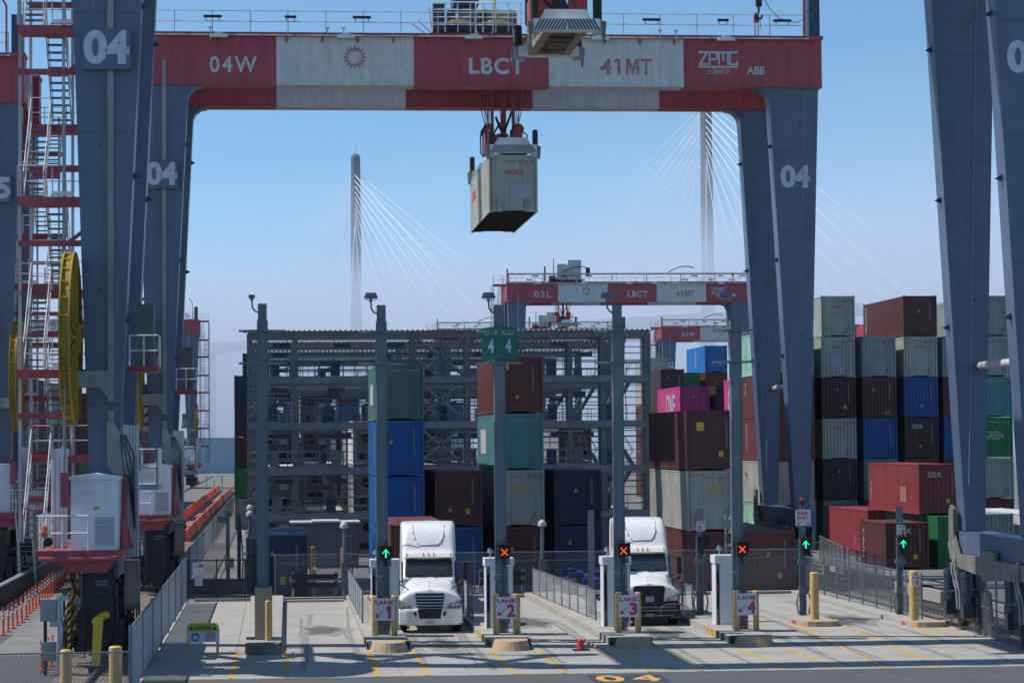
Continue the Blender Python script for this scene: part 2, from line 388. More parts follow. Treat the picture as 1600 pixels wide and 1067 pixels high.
def cont_meshes(L, H):
    k = (L, H)
    if k in CM: return CM[k]
    m = MB()
    z0, z1 = 0.17, H - 0.1
    def wall(prof, place):
        vs, fs = [], []
        for t, o in prof: vs += [place(t, o, z0), place(t, o, z1)]
        for i in range(len(prof) - 1): fs.append((2 * i, 2 * i + 2, 2 * i + 3, 2 * i + 1))
        m.add(vs, fs)
    sp = zig(0.12, L - 0.12, 0.278, 0.036, 0.012)
    wall(sp, lambda t, o, z: (-W2 + o, t, z)); wall(sp, lambda t, o, z: (W2 - o, t, z))
    ep = zig(-W2 + 0.14, W2 - 0.14, 0.245, 0.045, 0.014)
    wall(ep, lambda t, o, z: (t, o, z)); wall(ep, lambda t, o, z: (t, L - o, z))
    o = m.build("corrugated_walls", CONT, recalc=False); walls = o.data; bpy.data.objects.remove(o)
    m = MB()
    for x in (-1, 1):
        for y in (0, 1):
            cx = x * (W2 - 0.055); cy = 0.05 if y == 0 else L - 0.05
            m.box(cx - 0.055, cx + 0.055, cy - 0.05, cy + 0.05, 0.118, H - 0.118)
            bx = x * (W2 - 0.081); by = 0.089 if y == 0 else L - 0.089
            m.box(bx - 0.084, bx + 0.084, by - 0.092, by + 0.092, -0.004, 0.118).box(bx - 0.084, bx + 0.084, by - 0.092, by + 0.092, H - 0.118, H + 0.004)
        cx = x * (W2 - 0.03)
        m.box(cx - 0.026, cx + 0.026, 0.181, L - 0.181, 0.03, 0.172).box(cx - 0.026, cx + 0.026, 0.181, L - 0.181, H - 0.1, H - 0.03)
    for cy in (0.032, L - 0.032):
        m.box(-W2 + 0.166, W2 - 0.166, cy - 0.03, cy + 0.03, H - 0.118, H - 0.02)
        m.box(-W2 + 0.166, -0.55, cy - 0.03, cy + 0.03, 0.04, 0.172).box(0.55, W2 - 0.166, cy - 0.03, cy + 0.03, 0.04, 0.172).box(-0.55, 0.55, cy - 0.02, cy + 0.02, 0.1, 0.172)
    o = m.build("frame", CONT); fr = o.data; bpy.data.objects.remove(o)
    m = MB()
    ty = zig(0.19, L - 0.19, 0.42, -0.018, 0.0)
    vs, fs = [], []
    for t, q in ty: vs += [(-W2 + 0.06, t, H - 0.035 + q), (W2 - 0.06, t, H - 0.035 + q)]
    for i in range(len(ty) - 1): fs.append((2 * i, 2 * i + 1, 2 * i + 3, 2 * i + 2))
    m.add(vs, fs).box(-W2 + 0.06, W2 - 0.06, 0.06, L - 0.06, H - 0.075, H - 0.07)
    m.box(-W2 + 0.06, W2 - 0.06, 0.06, 0.186, H - 0.06, H - 0.03).box(-W2 + 0.06, W2 - 0.06, L - 0.186, L - 0.06, H - 0.06, H - 0.03)
    o = m.build("roof", CONT); rf = o.data; bpy.data.objects.remove(o)
    m = MB().box(-W2 + 0.06, W2 - 0.06, 0.07, L - 0.07, 0.15, 0.168)
    for k2 in range(int(L / 0.6)):
        m.box(-W2 + 0.06, W2 - 0.06, 0.4 + k2 * 0.6, 0.45 + k2 * 0.6, 0.05, 0.15)
    o = m.build("floor", CFLOOR); fl = o.data; bpy.data.objects.remove(o)
    CM[k] = (walls, fr, rf, fl); return CM[k]
TRI = None
def sticker(kind, x, z, par, s=1.0):
    if kind == 'tri':
        MB().prism([(x - 0.1 * s, z - 0.09 * s), (x + 0.1 * s, z - 0.09 * s), (x, z + 0.13 * s)], 'y', -0.006, 0.006).build("warning_label", LABY, par)
    else:
        MB().box(x - 0.13 * s, x + 0.13 * s, -0.006, 0.006, z - 0.17 * s, z + 0.17 * s).build("placard", LABY, par)
N_CONT = 0
BAYW = ['first', 'second', 'third', 'fourth', 'fifth', 'sixth', 'seventh', 'eighth', 'ninth', 'tenth', 'eleventh', 'twelfth', 'last']
LEVELS = ['bottom', 'second', 'third', 'fourth', 'fifth', 'sixth', 'seventh', 'eighth']
def container(x, y, z, colour, label, H=2.896, L=12.19, marks=(), group=None, deco=True, jitter=True):
    """x: left edge, y: near end, z: underside"""
    global N_CONT
    N_CONT += 1
    c = COLS[colour]; k = 1 + random.uniform(-0.13, 0.13) if jitter else 1
    c = tuple(v * k for v in c)
    t = thing("shipping_container", label, "shipping container", (x + W2 + (random.uniform(-.025, .025) if jitter else 0), y + (random.uniform(-.05, .05) if jitter else 0), z), group)
    for n, me in zip(("corrugated_walls", "frame", "roof", "floor"), cont_meshes(L, H)):
        link(n, me, t, None if n == "floor" else c)
    if deco:
        sd = random.Random(int(x * 97 + y * 31 + z * 13))
        if colour in ('beige', 'grey', 'teal', 'green-grey', 'light green', 'green'):
            lettering("".join(sd.choice("ABCDEFGHKLMNOPRSTU") for _ in range(4)) + " " + "".join(sd.choice("0123456789") for _ in range(6)), (0.25, -0.004, H - 0.35), 1.5, 0.11, STRIPE if colour in ('beige', 'grey') else PRINT, t, 'front', track=1.5, name="serial_number")
        else:
            lettering("".join(sd.choice("BCDEGHLMU") for _ in range(4)) + "".join(sd.choice("0123456789") for _ in range(7)), (0.72, -0.004, H * 0.6), H * 0.45, 0.09, PRINT, t, 'front', track=1.3, vertical=True, name="serial_number")
            if sd.random() < 0.85: sticker('tri', sd.choice((-0.1, 0.05, -0.45)), H * sd.choice((0.62, 0.7, 0.3)), t)
            if sd.random() < 0.4: sticker('sq', 0.45, H * 0.27, t, 0.8)
    for mk in marks:
        kind, s, cx, cz, w, h, mt = mk
        if kind == 'F': lettering(s, (cx, -0.006, cz), w, h, mt, t, 'front', 0.012)
        elif kind == 'S': lettering(s, (-W2 - 0.006, cx, cz), w, h, mt, t, 'left', 0.015)
        elif kind == 'SV': lettering(s, (-W2 - 0.006, cx, cz), w, h, mt, t, 'left', 0.0, vertical=True)
        elif kind == 'P': MB().box(cx - w / 2, cx + w / 2, -0.006, 0.006, cz - h / 2, cz + h / 2).build("repair_patch", mt, t)
        elif kind == 'SP': MB().box(-W2 - 0.006, -W2 + 0.006, cx - w / 2, cx + w / 2, cz - h / 2, cz + h / 2).build("marking_panel", mt, t)
    return t
PATCH = M("grey_repair_patch", (0.33, 0.35, 0.40), 0.6, 0, 0.08)
def stack(x, y, cols, place, heights=None, marks=None, group=None, L=12.19):
    z = 0.0
    n = len(cols)
    for i, c in enumerate(cols):
        H = heights[i] if heights else 2.896
        if c:
            lv = ('top' if i == n - 1 else LEVELS[i])
            lab = f"{c} container, {lv} of {place}" if n > 1 else f"{c} container standing alone, {place}"
            container(x, y, z, c, lab, H, L, (marks or {}).get(i, ()), group)
        z += H
OO = lambda m=LOGOR, z=2.15: [('F', "OOCL", 0.0, z, 0.75, 0.2, m)]
S_ = 2.591
GA = "containers stacked behind the truck lanes"
stack(4.97, 128, ['blue', 'blue', 'blue', 'green-grey'], "the stack behind the green-arrow mast", [S_, 2.896, 2.896, 2.896], group=GA,
      marks={1: [('SV', "MEDULINE", 2.2, 1.5, 1.9, .5, PRINT)], 2: [('SV', "MEDULINE", 2.2, 1.5, 1.9, .5, PRINT)], 3: [('SP', '', 6.5, 1.4, 3.4, 1.1, PRINT)]})
stack(8.0, 128.3, ['blue', 'brown'], "the low stack just behind the first truck", group=GA)
stack(11.1, 127.6, ['brown', 'beige', 'teal', 'red-brown'], "the tall stack behind the green block signs", group=GA,
      marks={1: [('F', "OOCL", -.25, 2.0, .7, .2, LABY)], 2: [('SP', '', 8.0, 1.45, 3.6, 1.3, PRINT)]})
stack(14.12, 128, ['navy', 'navy'], "the navy pair left of the second truck", group=GA)
stack(19.4, 118.2, ['red-brown', 'beige', 'brown'], "the stack rising between the lattice mast and the second truck", group=GA,
      marks={1: [('F', "OOCL", 0.25, 2.0, .85, .28, LABY)], 2: [('P', '', -.55, 2.1, .36, .42, LABY)]})
stack(22.05, 117.6, ['red-brown'], "right of the mast of lane 4 with its dark roof showing", group=GA, heights=[2.896])
container(-1.1, 119.4, 0, 'navy', "navy container alone on the ground behind the empty left lane", 2.896, marks=[('P', '', 0.05, .75, .25, .36, LABY)])
stack(-3.75, 212, ['grey', 'green', 'dark brown', 'dark brown', 'navy'], "the stack left of the steel rack", [S_ * 1.0] * 5, group="containers stacked left of the steel rack")
container(-3.3, 232, 5 * S_ , 'red-brown', "red-brown container peeking over the navy one at the left edge of the steel rack", S_)
for k in range(5): container(-3.3, 232, k * S_, 'dark brown', "dark brown container hidden in the stack behind the one left of the steel rack", S_, deco=False, group="hidden containers behind the left stack")
# block on the right, bays going back every 13.2 m
GB = "containers stacked in the block on the right"
CAI = [('S', "CAI", 10.9, 1.9, .9, .35, LOGOR)]
CAPI = [('SV', "CAPITAL", 10.6, 1.5, 2.0, .38, PRINT)]
stack(32.4, 161, ['light green', 'beige', 'red-brown', 'red-brown', 'light green'], "the stack cut by the inner right girder leg", group=GB,
      marks={1: CAI, 2: [('SV', "CAPITAL", 10.6, 1.5, 2.0, .38, PRINT)], 3: [('SV', "CAI", 10.8, 2.0, .9, .38, PRINT)], 4: [('SV', "CHINA SHIP", 10.6, 1.5, 2.2, .4, PRINT)]})
B1 = 174.2
stack(35.36, B1, ['grey', 'brown', 'brown', 'brown', 'teal'], "the stack mostly behind the leg painted 04", group=GB)
stack(38.34, B1, ['grey', 'dark brown', 'beige', 'dark brown', 'beige', 'beige'], "the beige-topped stack right of the leg painted 04", group=GB,
      marks={2: OO(), 4: OO() + [('P', '', -.1, 1.2, .8, .9, PATCH)], 5: OO()})
stack(41.3, B1, ['brown', 'teal', 'blue', 'brown', 'grey'], "the lower stack right of the beige-topped one", group=GB, marks={4: OO(PRINT), 3: [('F', "N", .55, .4, .3, .2, LABY)]})
TEX = [('F', "tex", -.3, 2.3, .85, .35, PRINT)]
stack(44.3, B1, ['dark brown', 'brown', 'dark brown', 'blue', 'beige', 'brown'], "the stack whose top brown container shows its lit side", group=GB,
      marks={2: TEX, 4: OO() + [('P', '', 0, .75, .9, .3, PATCH)], 5: [('SV', "CAPITAL", 11.3, 1.6, 2.0, .45, PRINT)]})
stack(47.15, B1, ['brown', 'dark brown', 'blue', 'brown', 'grey'], "the stack behind the inner right-edge leg", group=GB)
stack(49.75, B1, ['red-brown', 'beige', 'green', 'teal', 'grey', 'grey'], "the stack in the gap between the two right-edge legs", group=GB,
      marks={2: [('F', "EVERGREEN", -.6, 1.6, 3.0 * .75, .55, PRINT)]})
container(52.5, 188, 5 * 2.896 - 1.2, 'brown', "brown container highest in the gap between the two right-edge crane legs")
B2 = B1 + 13.2
ONE = [('S', "ONE", 9.2, 1.35, 4.2, 1.75, PRINT)]
stack(32.4, B1, ['red-brown', 'pink', 'pink', 'pink'], "the stack with pink sides behind the rightmost mast", group=GB, marks={3: [('S', "ONE", 2.6, 1.35, 3.6, 1.7, PRINT)]}, L=6.06)
stack(32.45, B2 + 13.2, ['brown', 'brown', 'red-brown', 'pink'], "the pink-topped stack right of the rack", group=GB, marks={3: [('S', "ONE", 5.0, 1.35, 4.6, 1.9, PRINT)]})
stack(35.4, B2 + 13.2, ['brown', 'brown', 'brown', 'dark brown'], "the stack right of the pink container", group=GB)
stack(45.9, 266.6, ['brown', 'brown', 'brown', 'brown', 'red-brown', 'bright blue'], "the far stack right of the rack", group=GB,
      marks={5: [('SV', "CMA CGM", 6.0, 1.5, 1.9, 1.0, PRINT)]})
stack(42.9, 266.6, ['brown', 'brown', 'brown', 'brown', 'green'], "the stack with the green container left of the bright blue one", group=GB)
stack(39.0, 253.4, ['brown', 'brown', 'brown', 'brown', 'dark brown'], "the dark brown stack right of the rack", group=GB)
stack(45.7, 306.2, ['brown', 'brown', 'brown', 'brown', 'beige', 'beige'], "the beige stack just past the right edge of the rack", group=GB)
stack(38.4, 214, ['brown', 'brown', 'brown', 'teal'], "the far stack behind the right leg painted 04", group=GB)
stack(36.0, 227, ['brown', 'brown', 'brown', 'dark brown'], "the far brown stack between pink and blue", group=GB)
GC = "containers on the ground beside the right-hand tracks"
container(35.6, 149.4, 0, 'red', "red container on the ground with its long sunlit side facing the tracks", group=GC, marks=[('SV', "UES", 11.4, 2.0, .6, .2, PRINT), ('SV', "FCIU", 3.4, 1.0, .5, .16, PRINT)])
container(36.5, 136.6, 0, 'green', "green container on the ground with its roof showing, under the big red one", group=GC)
container(36.1, 139.0, 2.896, 'red', "big red container lying on the green one, front end marked tex", group=GC, marks=TEX + [('SV', "CAIU", 11.4, 1.2, 1.0, .3, PRINT), ('SP', '', 3.6, 1.1, 1.5, .9, M("primer_patch", (.30, .12, .12), .7))])
container(33.4, 136.0, 0, 'brown', "short brown container nearest the right-hand tracks with a sunlit side", S_, 6.06, group=GC, marks=[('SV', "CAIU", 5.2, 1.3, 1.6, .35, PRINT), ('F', "tex", -.2, 2.15, .9, .38, PRINT)])
container(42.4, 150, 0, 'grey', "grey container with a pale roof on the ground behind the right-hand crane leg", S_, group=GC)
container(45.3, 150, 0, 'white', "white container on the ground between the right-hand crane legs", S_, group=GC)
container(42.4, 162.5, 0, 'brown', "brown container on the ground behind the grey one by the right-hand crane leg", group=GC)
# far lower stacks so the yard goes on behind the rack
fills = ['brown', 'grey', 'beige', 'blue', 'dark brown', 'white', 'red-brown', 'teal']
rnd = random.Random(5)
for yy in (280, 330):
    for k in range(7):
        n = rnd.choice((3, 4, 4, 5))
        for i in range(n):
            c = rnd.choice(fills)
            container(0.5 + 3.03 * k, yy, i * 2.896, c, f"{c} container glimpsed through the rack, {LEVELS[i]} level, {BAYW[k]} column from the left, " + ("nearer row" if yy == 280 else "far row"), deco=False, group="containers glimpsed through the rack")
for i, c in enumerate(['brown', 'brown', 'white', 'brown']):
    container(51.0, 306, i * 2.896, c, "container far back behind the bright blue stack", deco=False, group="containers far behind the blue stack")

# long column of containers on the far side of the left-hand track, seen side-on through the legs
for q in range(13):
    n = rnd.choice((3, 4, 4, 5))
    for i in range(n):
        c = rnd.choice(['brown', 'dark brown', 'navy', 'brown', 'grey', 'green', 'dark brown'])
        container(-18.2, 148 + 13.0 * q, i * 2.896, c, f"{c} container, {LEVELS[i]} level, {BAYW[q]} bay of the shaded column beyond the left legs", deco=False, group="shaded containers beyond the left-hand crane legs")

# ------------------------------------------------------------------ steel reefer rack (four rows one behind the other)
FLOORS = [2.7, 5.6, 8.5, 11.4]
RX0, RX1, RTOP = -1.95, 23.9, 14.35
def corr_strip(x0, x1, y0, y1, z, period=0.33, depth=0.07):
    m = MB(); pr = zig(x0, x1, period, depth, 0); vs, fs = [], []
    for t, o in pr: vs += [(t, y0, z + o), (t, y1, z + o), (t, y0, z + o + 0.012), (t, y1, z + o + 0.012)]
    for i in range(len(pr) - 1):
        a = 4 * i
        fs += [(a, a + 4, a + 5, a + 1), (a + 2, a + 3, a + 7, a + 6), (a, a + 2, a + 6, a + 4), (a + 1, a + 5, a + 7, a + 3)]
    return m.add(vs, fs)
ROOFM = M("sunlit_corrugated_roof", (0.45, 0.46, 0.47), 0.5, 0.1, 0.1)
def rack(y, label, first):
    t = thing("reefer_rack", label, "steel rack", (0, y, 0), "steel racks for refrigerated containers")
    rr = random.Random(int(y))
    posts = [RX0 + 0.1, 1.05, 8.6, 12.1, 20.9, RX1 - 0.1]
    for x in posts:
        w = 0.15
        for yy in (0.1, 1.7):
            MB().box(x - w, x + w, yy - 0.02, yy + 0.02, 0, RTOP - 0.12).box(x - w - .02, x - w + .02, yy - .12, yy + .12, 0, RTOP - 0.12).box(x + w - .02, x + w + .02, yy - .12, yy + .12, 0, RTOP - 0.12).build("column", RACKM, t)
    corr_strip(RX0 - 0.25, RX1 + 0.25, -0.5, 2.3, RTOP).build("roof_sheet", ROOFM, t)
    for yy in (0.1, 1.7):
        MB().box(RX0, RX1, yy - .08, yy + .08, RTOP - 0.42, RTOP - 0.02).build("roof_beam", RACKM, t)
    for zf in FLOORS:
        MB().box(RX0, RX1, -0.18, -0.1, zf - 0.38, zf + 0.05).build("floor_beam", RACKM, t)
        MB().box(RX0, RX1, 1.86, 1.94, zf - 0.38, zf + 0.05).build("floor_beam", RACKM, t)
        gr = MB()
        for q in range(int((RX1 - RX0) / .26)): gr.box(RX0 + q * .26, RX0 + q * .26 + .11, -0.1, 1.86, zf - 0.04, zf)
        gr.build("floor_grating", RACKM, t)["kind"] = "stuff"
        m = MB()
        for yy in (-0.12, 1.88):
            for h in (0.5, 1.05): m.tube((RX0, yy, zf + h), (RX1, yy, zf + h), 0.022, 5)
            n = 17
            for k in range(n + 1):
                x = RX0 + (RX1 - RX0) * k / n
                m.tube((x, yy, zf), (x, yy, zf + 1.05), 0.022, 5)
        for hz_ in (1.55, 1.95): m.tube((RX0, 1.62, zf + hz_), (RX1, 1.62, zf + hz_), 0.03, 5).tube((RX0, .25, zf + hz_ + .35), (RX1, .25, zf + hz_ + .35), 0.02, 5)
        for k in range(26):
            x = RX0 + .5 + k * 1.0
            if rr.random() < .6: m.tube((x, 1.6, zf), (x, 1.6, zf + 2.45), 0.028, 5)
        m.build("handrail", GALV, t)
        for k in range(7):      # plug boxes and pale tube lamps
            x = RX0 + 1.4 + k * 3.6 + rr.uniform(-.3, .3)
            MB().box(x, x + .62, 1.2, 1.5, zf + 0.15, zf + 1.15).build("socket_box", NAVY if rr.random() < .4 else RACKM, t)
            if rr.random() < 0.8:
                MB().box(x + 1.0, x + 2.3, 0.3, 0.42, zf + 2.25, zf + 2.33).build("tube_lamp", TUBE, t)
            if rr.random() < 0.7:
                MB().box(x + .2, x + 1.3, 0.5, 0.8, zf + 1.95, zf + 2.25).build("cable_tray_box", NAVY, t)
        MB().box(RX0, RX1, .8, 1.1, zf + 2.42, zf + 2.48).build("cable_tray", RACKM, t)
    for x0, x1 in ((8.6, 12.1), (12.1, 8.6)):     # diagonal bracing in the middle bay
        for a, b in ((FLOORS[2], FLOORS[3]), (FLOORS[1], FLOORS[2]), (FLOORS[3], RTOP - .2)):
            MB().beam((x0, 1.7, a), (x1, 1.7, b), 0.14, 0.14).build("diagonal_brace", RACKM, t)
            MB().beam((x0, .1, a), (x1, .1, b), 0.14, 0.14).build("diagonal_brace", RACKM, t)
    for k, zf in enumerate([0] + FLOORS[:-1]):    # stair flights at both ends
        for xs in (RX0 + .9, RX1 - 1.9):
            m = MB(); z2 = zf + (2.9 if k else 2.7); d = 1 if k % 2 else -1
            xa, xb = (xs - .7, xs + 1.1) if d > 0 else (xs + 1.1, xs - .7)
            for yy in (2.05, 2.75):
                m.beam((xa, yy, zf), (xb, yy, z2), 0.05, 0.22)
                m.tube((xa, yy, zf + 1), (xb, yy, z2 + 1), 0.022, 5)
            for q in range(11):
                f = (q + .5) / 11
                m.box(xa + (xb - xa) * f - .12, xa + (xb - xa) * f + .12, 2.05, 2.75, zf + (z2 - zf) * f - .02, zf + (z2 - zf) * f + .02)
            m.build("stair_flight", RACKM, t)
    return t
racks = [(160, "grey steel rack with four walkway floors and corrugated roof, nearest of the four rows"), (178.5, "grey steel rack, second of the four rows, its roof edge showing under the nearest one"),
         (197, "grey steel rack, third row back behind the stacked containers"), (215.5, "grey steel rack, farthest of the four rows")]
for i, (y, lab) in enumerate(racks):
    rack(y, lab, i == 0)
# reefers between the racks: machinery end faces the camera
def reefer(x, y, z, colour, label):
    t = container(x, y, z, colour, label, deco=False, group="refrigerated containers plugged in at the racks")
    t["category"] = "refrigerated container"
    m = MB().box(-.95, .95, -.02, .01, .25, 2.2)
    m.build("machinery_panel", M("reefer_machinery", (.20, .21, .22), .5, .1, .3, 0, .2, 3), t)
    f = MB(); f.tube((-.35, -.05, 1.75), (-.35, -.02, 1.75), .3, 16); f.build("fan", DARK, t)
    MB().box(.2, .8, -.06, -.02, 1.3, 2.0).build("control_box", WHITE, t)
    MB().box(-.8, .8, -.07, -.02, .35, .75).build("compressor", DARK, t)
    return t
rc = random.Random(11)
for ri, y in enumerate((162.6, 181.1, 199.6)):
    for k in range(8):
        n = rc.choice(((1, 1, 2, 3), (1, 2, 3), (2, 3, 4))[ri])
        if k in (0,) and ri == 0: n = 2
        for i in range(n):
            c = rc.choice(('grey', 'grey', 'beige', 'white', 'grey', 'blue', 'grey', 'white'))
            reefer(-1.4 + 3.1 * k, y, i * 2.896, c, f"{c} refrigerated container, {LEVELS[i]} level, {LEVELS[k] if k else 'leftmost'} slot, behind the {('nearest', 'second', 'third')[ri]} rack row")
# ------------------------------------------------------------------ gantry cranes
HALF = 15.85
ZB, ZT, ZG = 3.8, 24.8, 27.2
def railing(m, pts, h=1.05, step=1.8, r=0.024, mid=1):
    for a, b in zip(pts[:-1], pts[1:]):
        a, b = Vector(a), Vector(b); n = max(1, round((b - a).length / step))
        for k in range(n + 1):
            p = a + (b - a) * k / n; m.tube(p, p + Vector((0, 0, h)), r, 5)
        for q in range(mid + 1):
            z = Vector((0, 0, h - q * h / (mid + 1))); m.tube(a + z, b + z, r, 5)
    return m
def leg_mesh(side):
    """side -1 left, +1 right; outline in XZ with a curved knee under the girder"""
    s = side
    o, i = 0.37, -0.37
    pts = [(s * (HALF + i), ZB), (s * (HALF + o), ZB), (s * (HALF + 1.07), ZT - .003), (s * (HALF - 2.16), ZT - .003)]
    r = 0.7
    for k in range(9):
        a = math.pi / 2 * k / 8
        pts.append((s * (HALF - 1.40 - r + r * math.sin(a)), ZT - 0.08 - r + r * math.cos(a)))
    return pts
def build_crane(X, Y, number, code, label, cond=-1, festoon=False, detail=2, trolley=None, left_plate=True, group="gantry cranes over the container blocks"):
    """cond: side that carries conduit, stairs, cabinets and cable reel"""
    t = thing("gantry_crane", label, "gantry crane", (X, Y, 0), group)
    # legs, tie tubes, sill beams
    for s in (-1, 1):
        for ly in (0.0, 8.0):
            m = MB().prism(leg_mesh(s), 'y', ly - 0.52, ly + 0.52)
            leg = m.build("leg", BLUE, t)
            if detail > 1:
                f = MB()
                for z in (8.6, 13.2, 17.6, 21.6):
                    wi = HALF - .37 - 1.03 * (z - ZB) / (ZT - ZB); wo = HALF + .37 + .68 * (z - ZB) / (ZT - ZB)
                    f.box(min(s * wi, s * wo) + .02, max(s * wi, s * wo) - .02, ly - .528, ly - .523, z, z + .03)
                if True: f.build("weld_seam", M("weld_seam_paint", (.05, .075, .14), .5, 0, .1), leg)
                for z in (11.4, 16.2, 21.9):
                    lug = MB()
                    wi = HALF - .37 - 1.03 * (z - ZB) / (ZT - ZB)
                    lug.prism([(s * wi, z - .1), (s * (wi - .25), z), (s * wi, z + .16)], 'y', ly - .1, ly + .1)
                    lug.build("lifting_lug", NAVY, leg)
                    MB().tube((s * (HALF + .1), ly - .56, z + 1.0), (s * (HALF + .1), ly - .52, z + 1.0), .05, 8).build("access_plug", NAVY, leg)
                wire = MB().tube((s * (HALF + .35), ly - .60, 24.5), (s * (HALF - .25), ly - .60, 5.5), .012, 4).build("stay_wire", GREY, leg)
        MB().tube((s * (HALF + 0.25), 0.5, 9.95), (s * (HALF + 0.25), 7.5, 9.95), 0.15, 12).build("tie_tube", OFFW if s > 0 else GREY, t, smooth=True)
        sb = MB().prism([(-1.4, 2.9), (8.7, 2.9), (8.7, 3.7), (8.3, 3.77), (-.9, 3.77), (-1.4, 3.7)], 'x', s * HALF - .5, s * HALF + .5)
        sb.build("sill_beam", BLUE, t)
        gx = s * HALF - 0.62
        guard = [(-1.2, 2.35), (.7, 2.35), (.95, 2.6), (3.2, 2.5), (3.4, 2.15), (4.6, 2.15), (4.8, 2.6), (6.6, 2.45), (7.0, 2.1), (7.5, 2.1), (7.7, 2.5), (9.7, 2.9), (10.0, 3.6), (9.9, 4.0), (9.5, 4.1), (9.55, 5.6), (9.3, 6.0), (8.95, 5.9), (8.9, 4.3), (8.1, 3.25), (4.9, 3.1), (4.6, 3.45), (.6, 3.45), (.3, 3.1), (-1.2, 3.1)]
        # two simple plates stand in for each guard outline so that every polygon stays convex
        g = MB()
        for poly in ([(-1.2, 2.35), (2.6, 2.2), (2.6, 2.9), (-1.2, 2.9)], [(2.6, 2.2), (4.2, 2.1), (4.2, 3.2), (2.6, 3.2)], [(4.2, 2.25), (7.4, 2.45), (7.4, 2.95), (4.2, 2.95)], [(7.4, 2.45), (8.5, 2.75), (8.8, 3.3), (8.0, 3.6), (7.4, 2.95)], [(8.0, 3.55), (8.65, 3.35), (8.6, 4.5), (8.4, 4.75), (8.0, 4.6)]):
            g.prism(poly, 'x', gx - .09, gx + .03)
        g.build("rail_guard", BROWNG, t)
        # travelling gear
        for ly in (0.0, 8.0):
            y = MB().prism([(ly - 1.0, 2.88), (ly + 1.0, 2.88), (ly + .55, 1.7), (ly - .55, 1.7)], 'x', s * HALF - .38, s * HALF + .38)
            yk = y.build("yoke", DARK, t)
            MB().prism([(ly - 1.75, .45), (ly + 1.75, .45), (ly + 1.5, 1.5), (ly + .4, 1.75), (ly - .4, 1.75), (ly - 1.5, 1.5)], 'x', s * HALF - .3, s * HALF + .3).build("bogie_frame", DARK, t)
            for wy in (ly - 1.2, ly + 1.2):
                w = MB().tube((s * HALF - .16, wy, .5), (s * HALF + .16, wy, .5), .36, 18).build("wheel", RAILM, t)
                MB().tube((s * HALF - .2, wy, .5), (s * HALF + .2, wy, .5), .14, 10).build("hub", DARK, w)
                mt = MB().tube((s * HALF - .55, wy, 1.15), (s * HALF - .55, wy, 1.45), .25, 12).tube((s * HALF - .55, wy, 1.5), (s * HALF - .55, wy, 2.1), .21, 14).tube((s * HALF - .55, wy, 2.1), (s * HALF - .55, wy, 2.32), .24, 14, .2).box(s * HALF - .74, s * HALF - .36, wy - .2, wy + .2, .6, 1.15)
                mt.build("drive_motor", M("navy_motor_paint", (.03, .05, .075), .35, .2, .2), t, smooth=False)
            MB().path([(s * HALF - .72, ly - .3, 3.0), (s * HALF - .8, ly - .45, 2.3), (s * HALF - .72, ly - .75, 1.6), (s * HALF - .7, ly - .8, .9)], .045, 6).path([(s * HALF - .72, ly - .2, 3.0), (s * HALF - .88, ly - .3, 2.3), (s * HALF - .8, ly - .62, 1.6), (s * HALF - .78, ly - .7, .9)], .04, 6).build("cable_loop", GREY, t)
    # girders: five painted sections each
    xs = [-17.05, -10.1, -3.35, 3.35, 10.1, 17.1]
    for ly in (0.0, 8.0):
        sh = 0.0 if ly == 0 else 0.05
        gm = MB()
        for k in range(5):
            MB().box(xs[k], xs[k + 1], ly - .6, ly + .6, ZT, ZG).build("girder_section", CREAM if k in (1, 3) else RED, t)
            MB().box(xs[k], xs[k + 1], ly - .68, ly + .68, ZT - .004, ZT + .06).build("bottom_flange", CREAM if k in (1, 3) else RED, t)
        MB().box(-17.1, 17.15, ly - .78, ly + .72, ZG, ZG + .18).build("top_flange", RED, t)
        if detail > 0:
            br0 = MB().prism([(-.78, ZG + .0), (-.6, ZG - .0), (-.6, ZG - .3)], 'x', -.04, .04).build("flange_bracket", RED, t, loc=(-16.6, ly, 0))
            for k in range(1, 20):
                o = br0.copy(); col.objects.link(o); o.location = (-16.6 + k * 1.75, ly, 0)
            m = railing(MB(), [(-16.9, ly - .72, ZG + .18), (16.3, ly - .72, ZG + .18)], 1.05, 1.8, .026)
            m.tube((-16.9, ly - .85, ZG + .02), (16.4, ly - .85, ZG + .02), .035, 6)
            m.build("railing", OFFW, t)
            for k, x in enumerate((-12.9, -6.7, -.4, 3.1, 5.9, 12.2)):
                MB().prism([(-.45, 0), (.45, 0), (.38, .16), (.2, .16), (.17, .24), (-.17, .24), (-.2, .16), (-.38, .16)], 'y', -.13, .13).build("floodlight", WHITE, t, loc=(x, ly - .98, ZG - .12))
            for x, w in ((-13.2, .45), (-9.4, .28), (-5.9, .45), (8.5, .45), (12.1, .28), (15.1, .45)):
                m = MB().tube((x - w, ly - .7, ZG + .95), (x + w, ly - .7, ZG + .95), .07, 8).tube((x - w * .7, ly - .7, ZG + .95), (x - w * .7, ly - .7, ZG + .7), .02, 4).tube((x + w * .7, ly - .7, ZG + .95), (x + w * .7, ly - .7, ZG + .7), .02, 4)
                m.build("strip_light", DARK, t)
            for x in (-13.3, -7.6, -6.8, 1.6, 5.3, 8.9, 9.7):
                MB().tube((x, ly - .8, ZG - .25), (x, ly - .8, ZG + .42), .035, 6).tube((x - .09, ly - .8, ZG + .38), (x + .09, ly - .8, ZG + .38), .05, 6).build("grease_fitting", OFFW, t)
    for s in (-1, 1):     # end carriages between the girders
        MB().box(s * 16.3 - .5, s * 16.3 + .5, .603, 7.397, ZT + .3, ZG - .1).build("end_beam", RED, t)
    # writing on the near girder
    yf = -.606
    zt = ZT + 1.0
    lettering(number + code, (-12.2, yf, zt), 2.3, .80, LETTER, t, 'front', .02, 1.25)
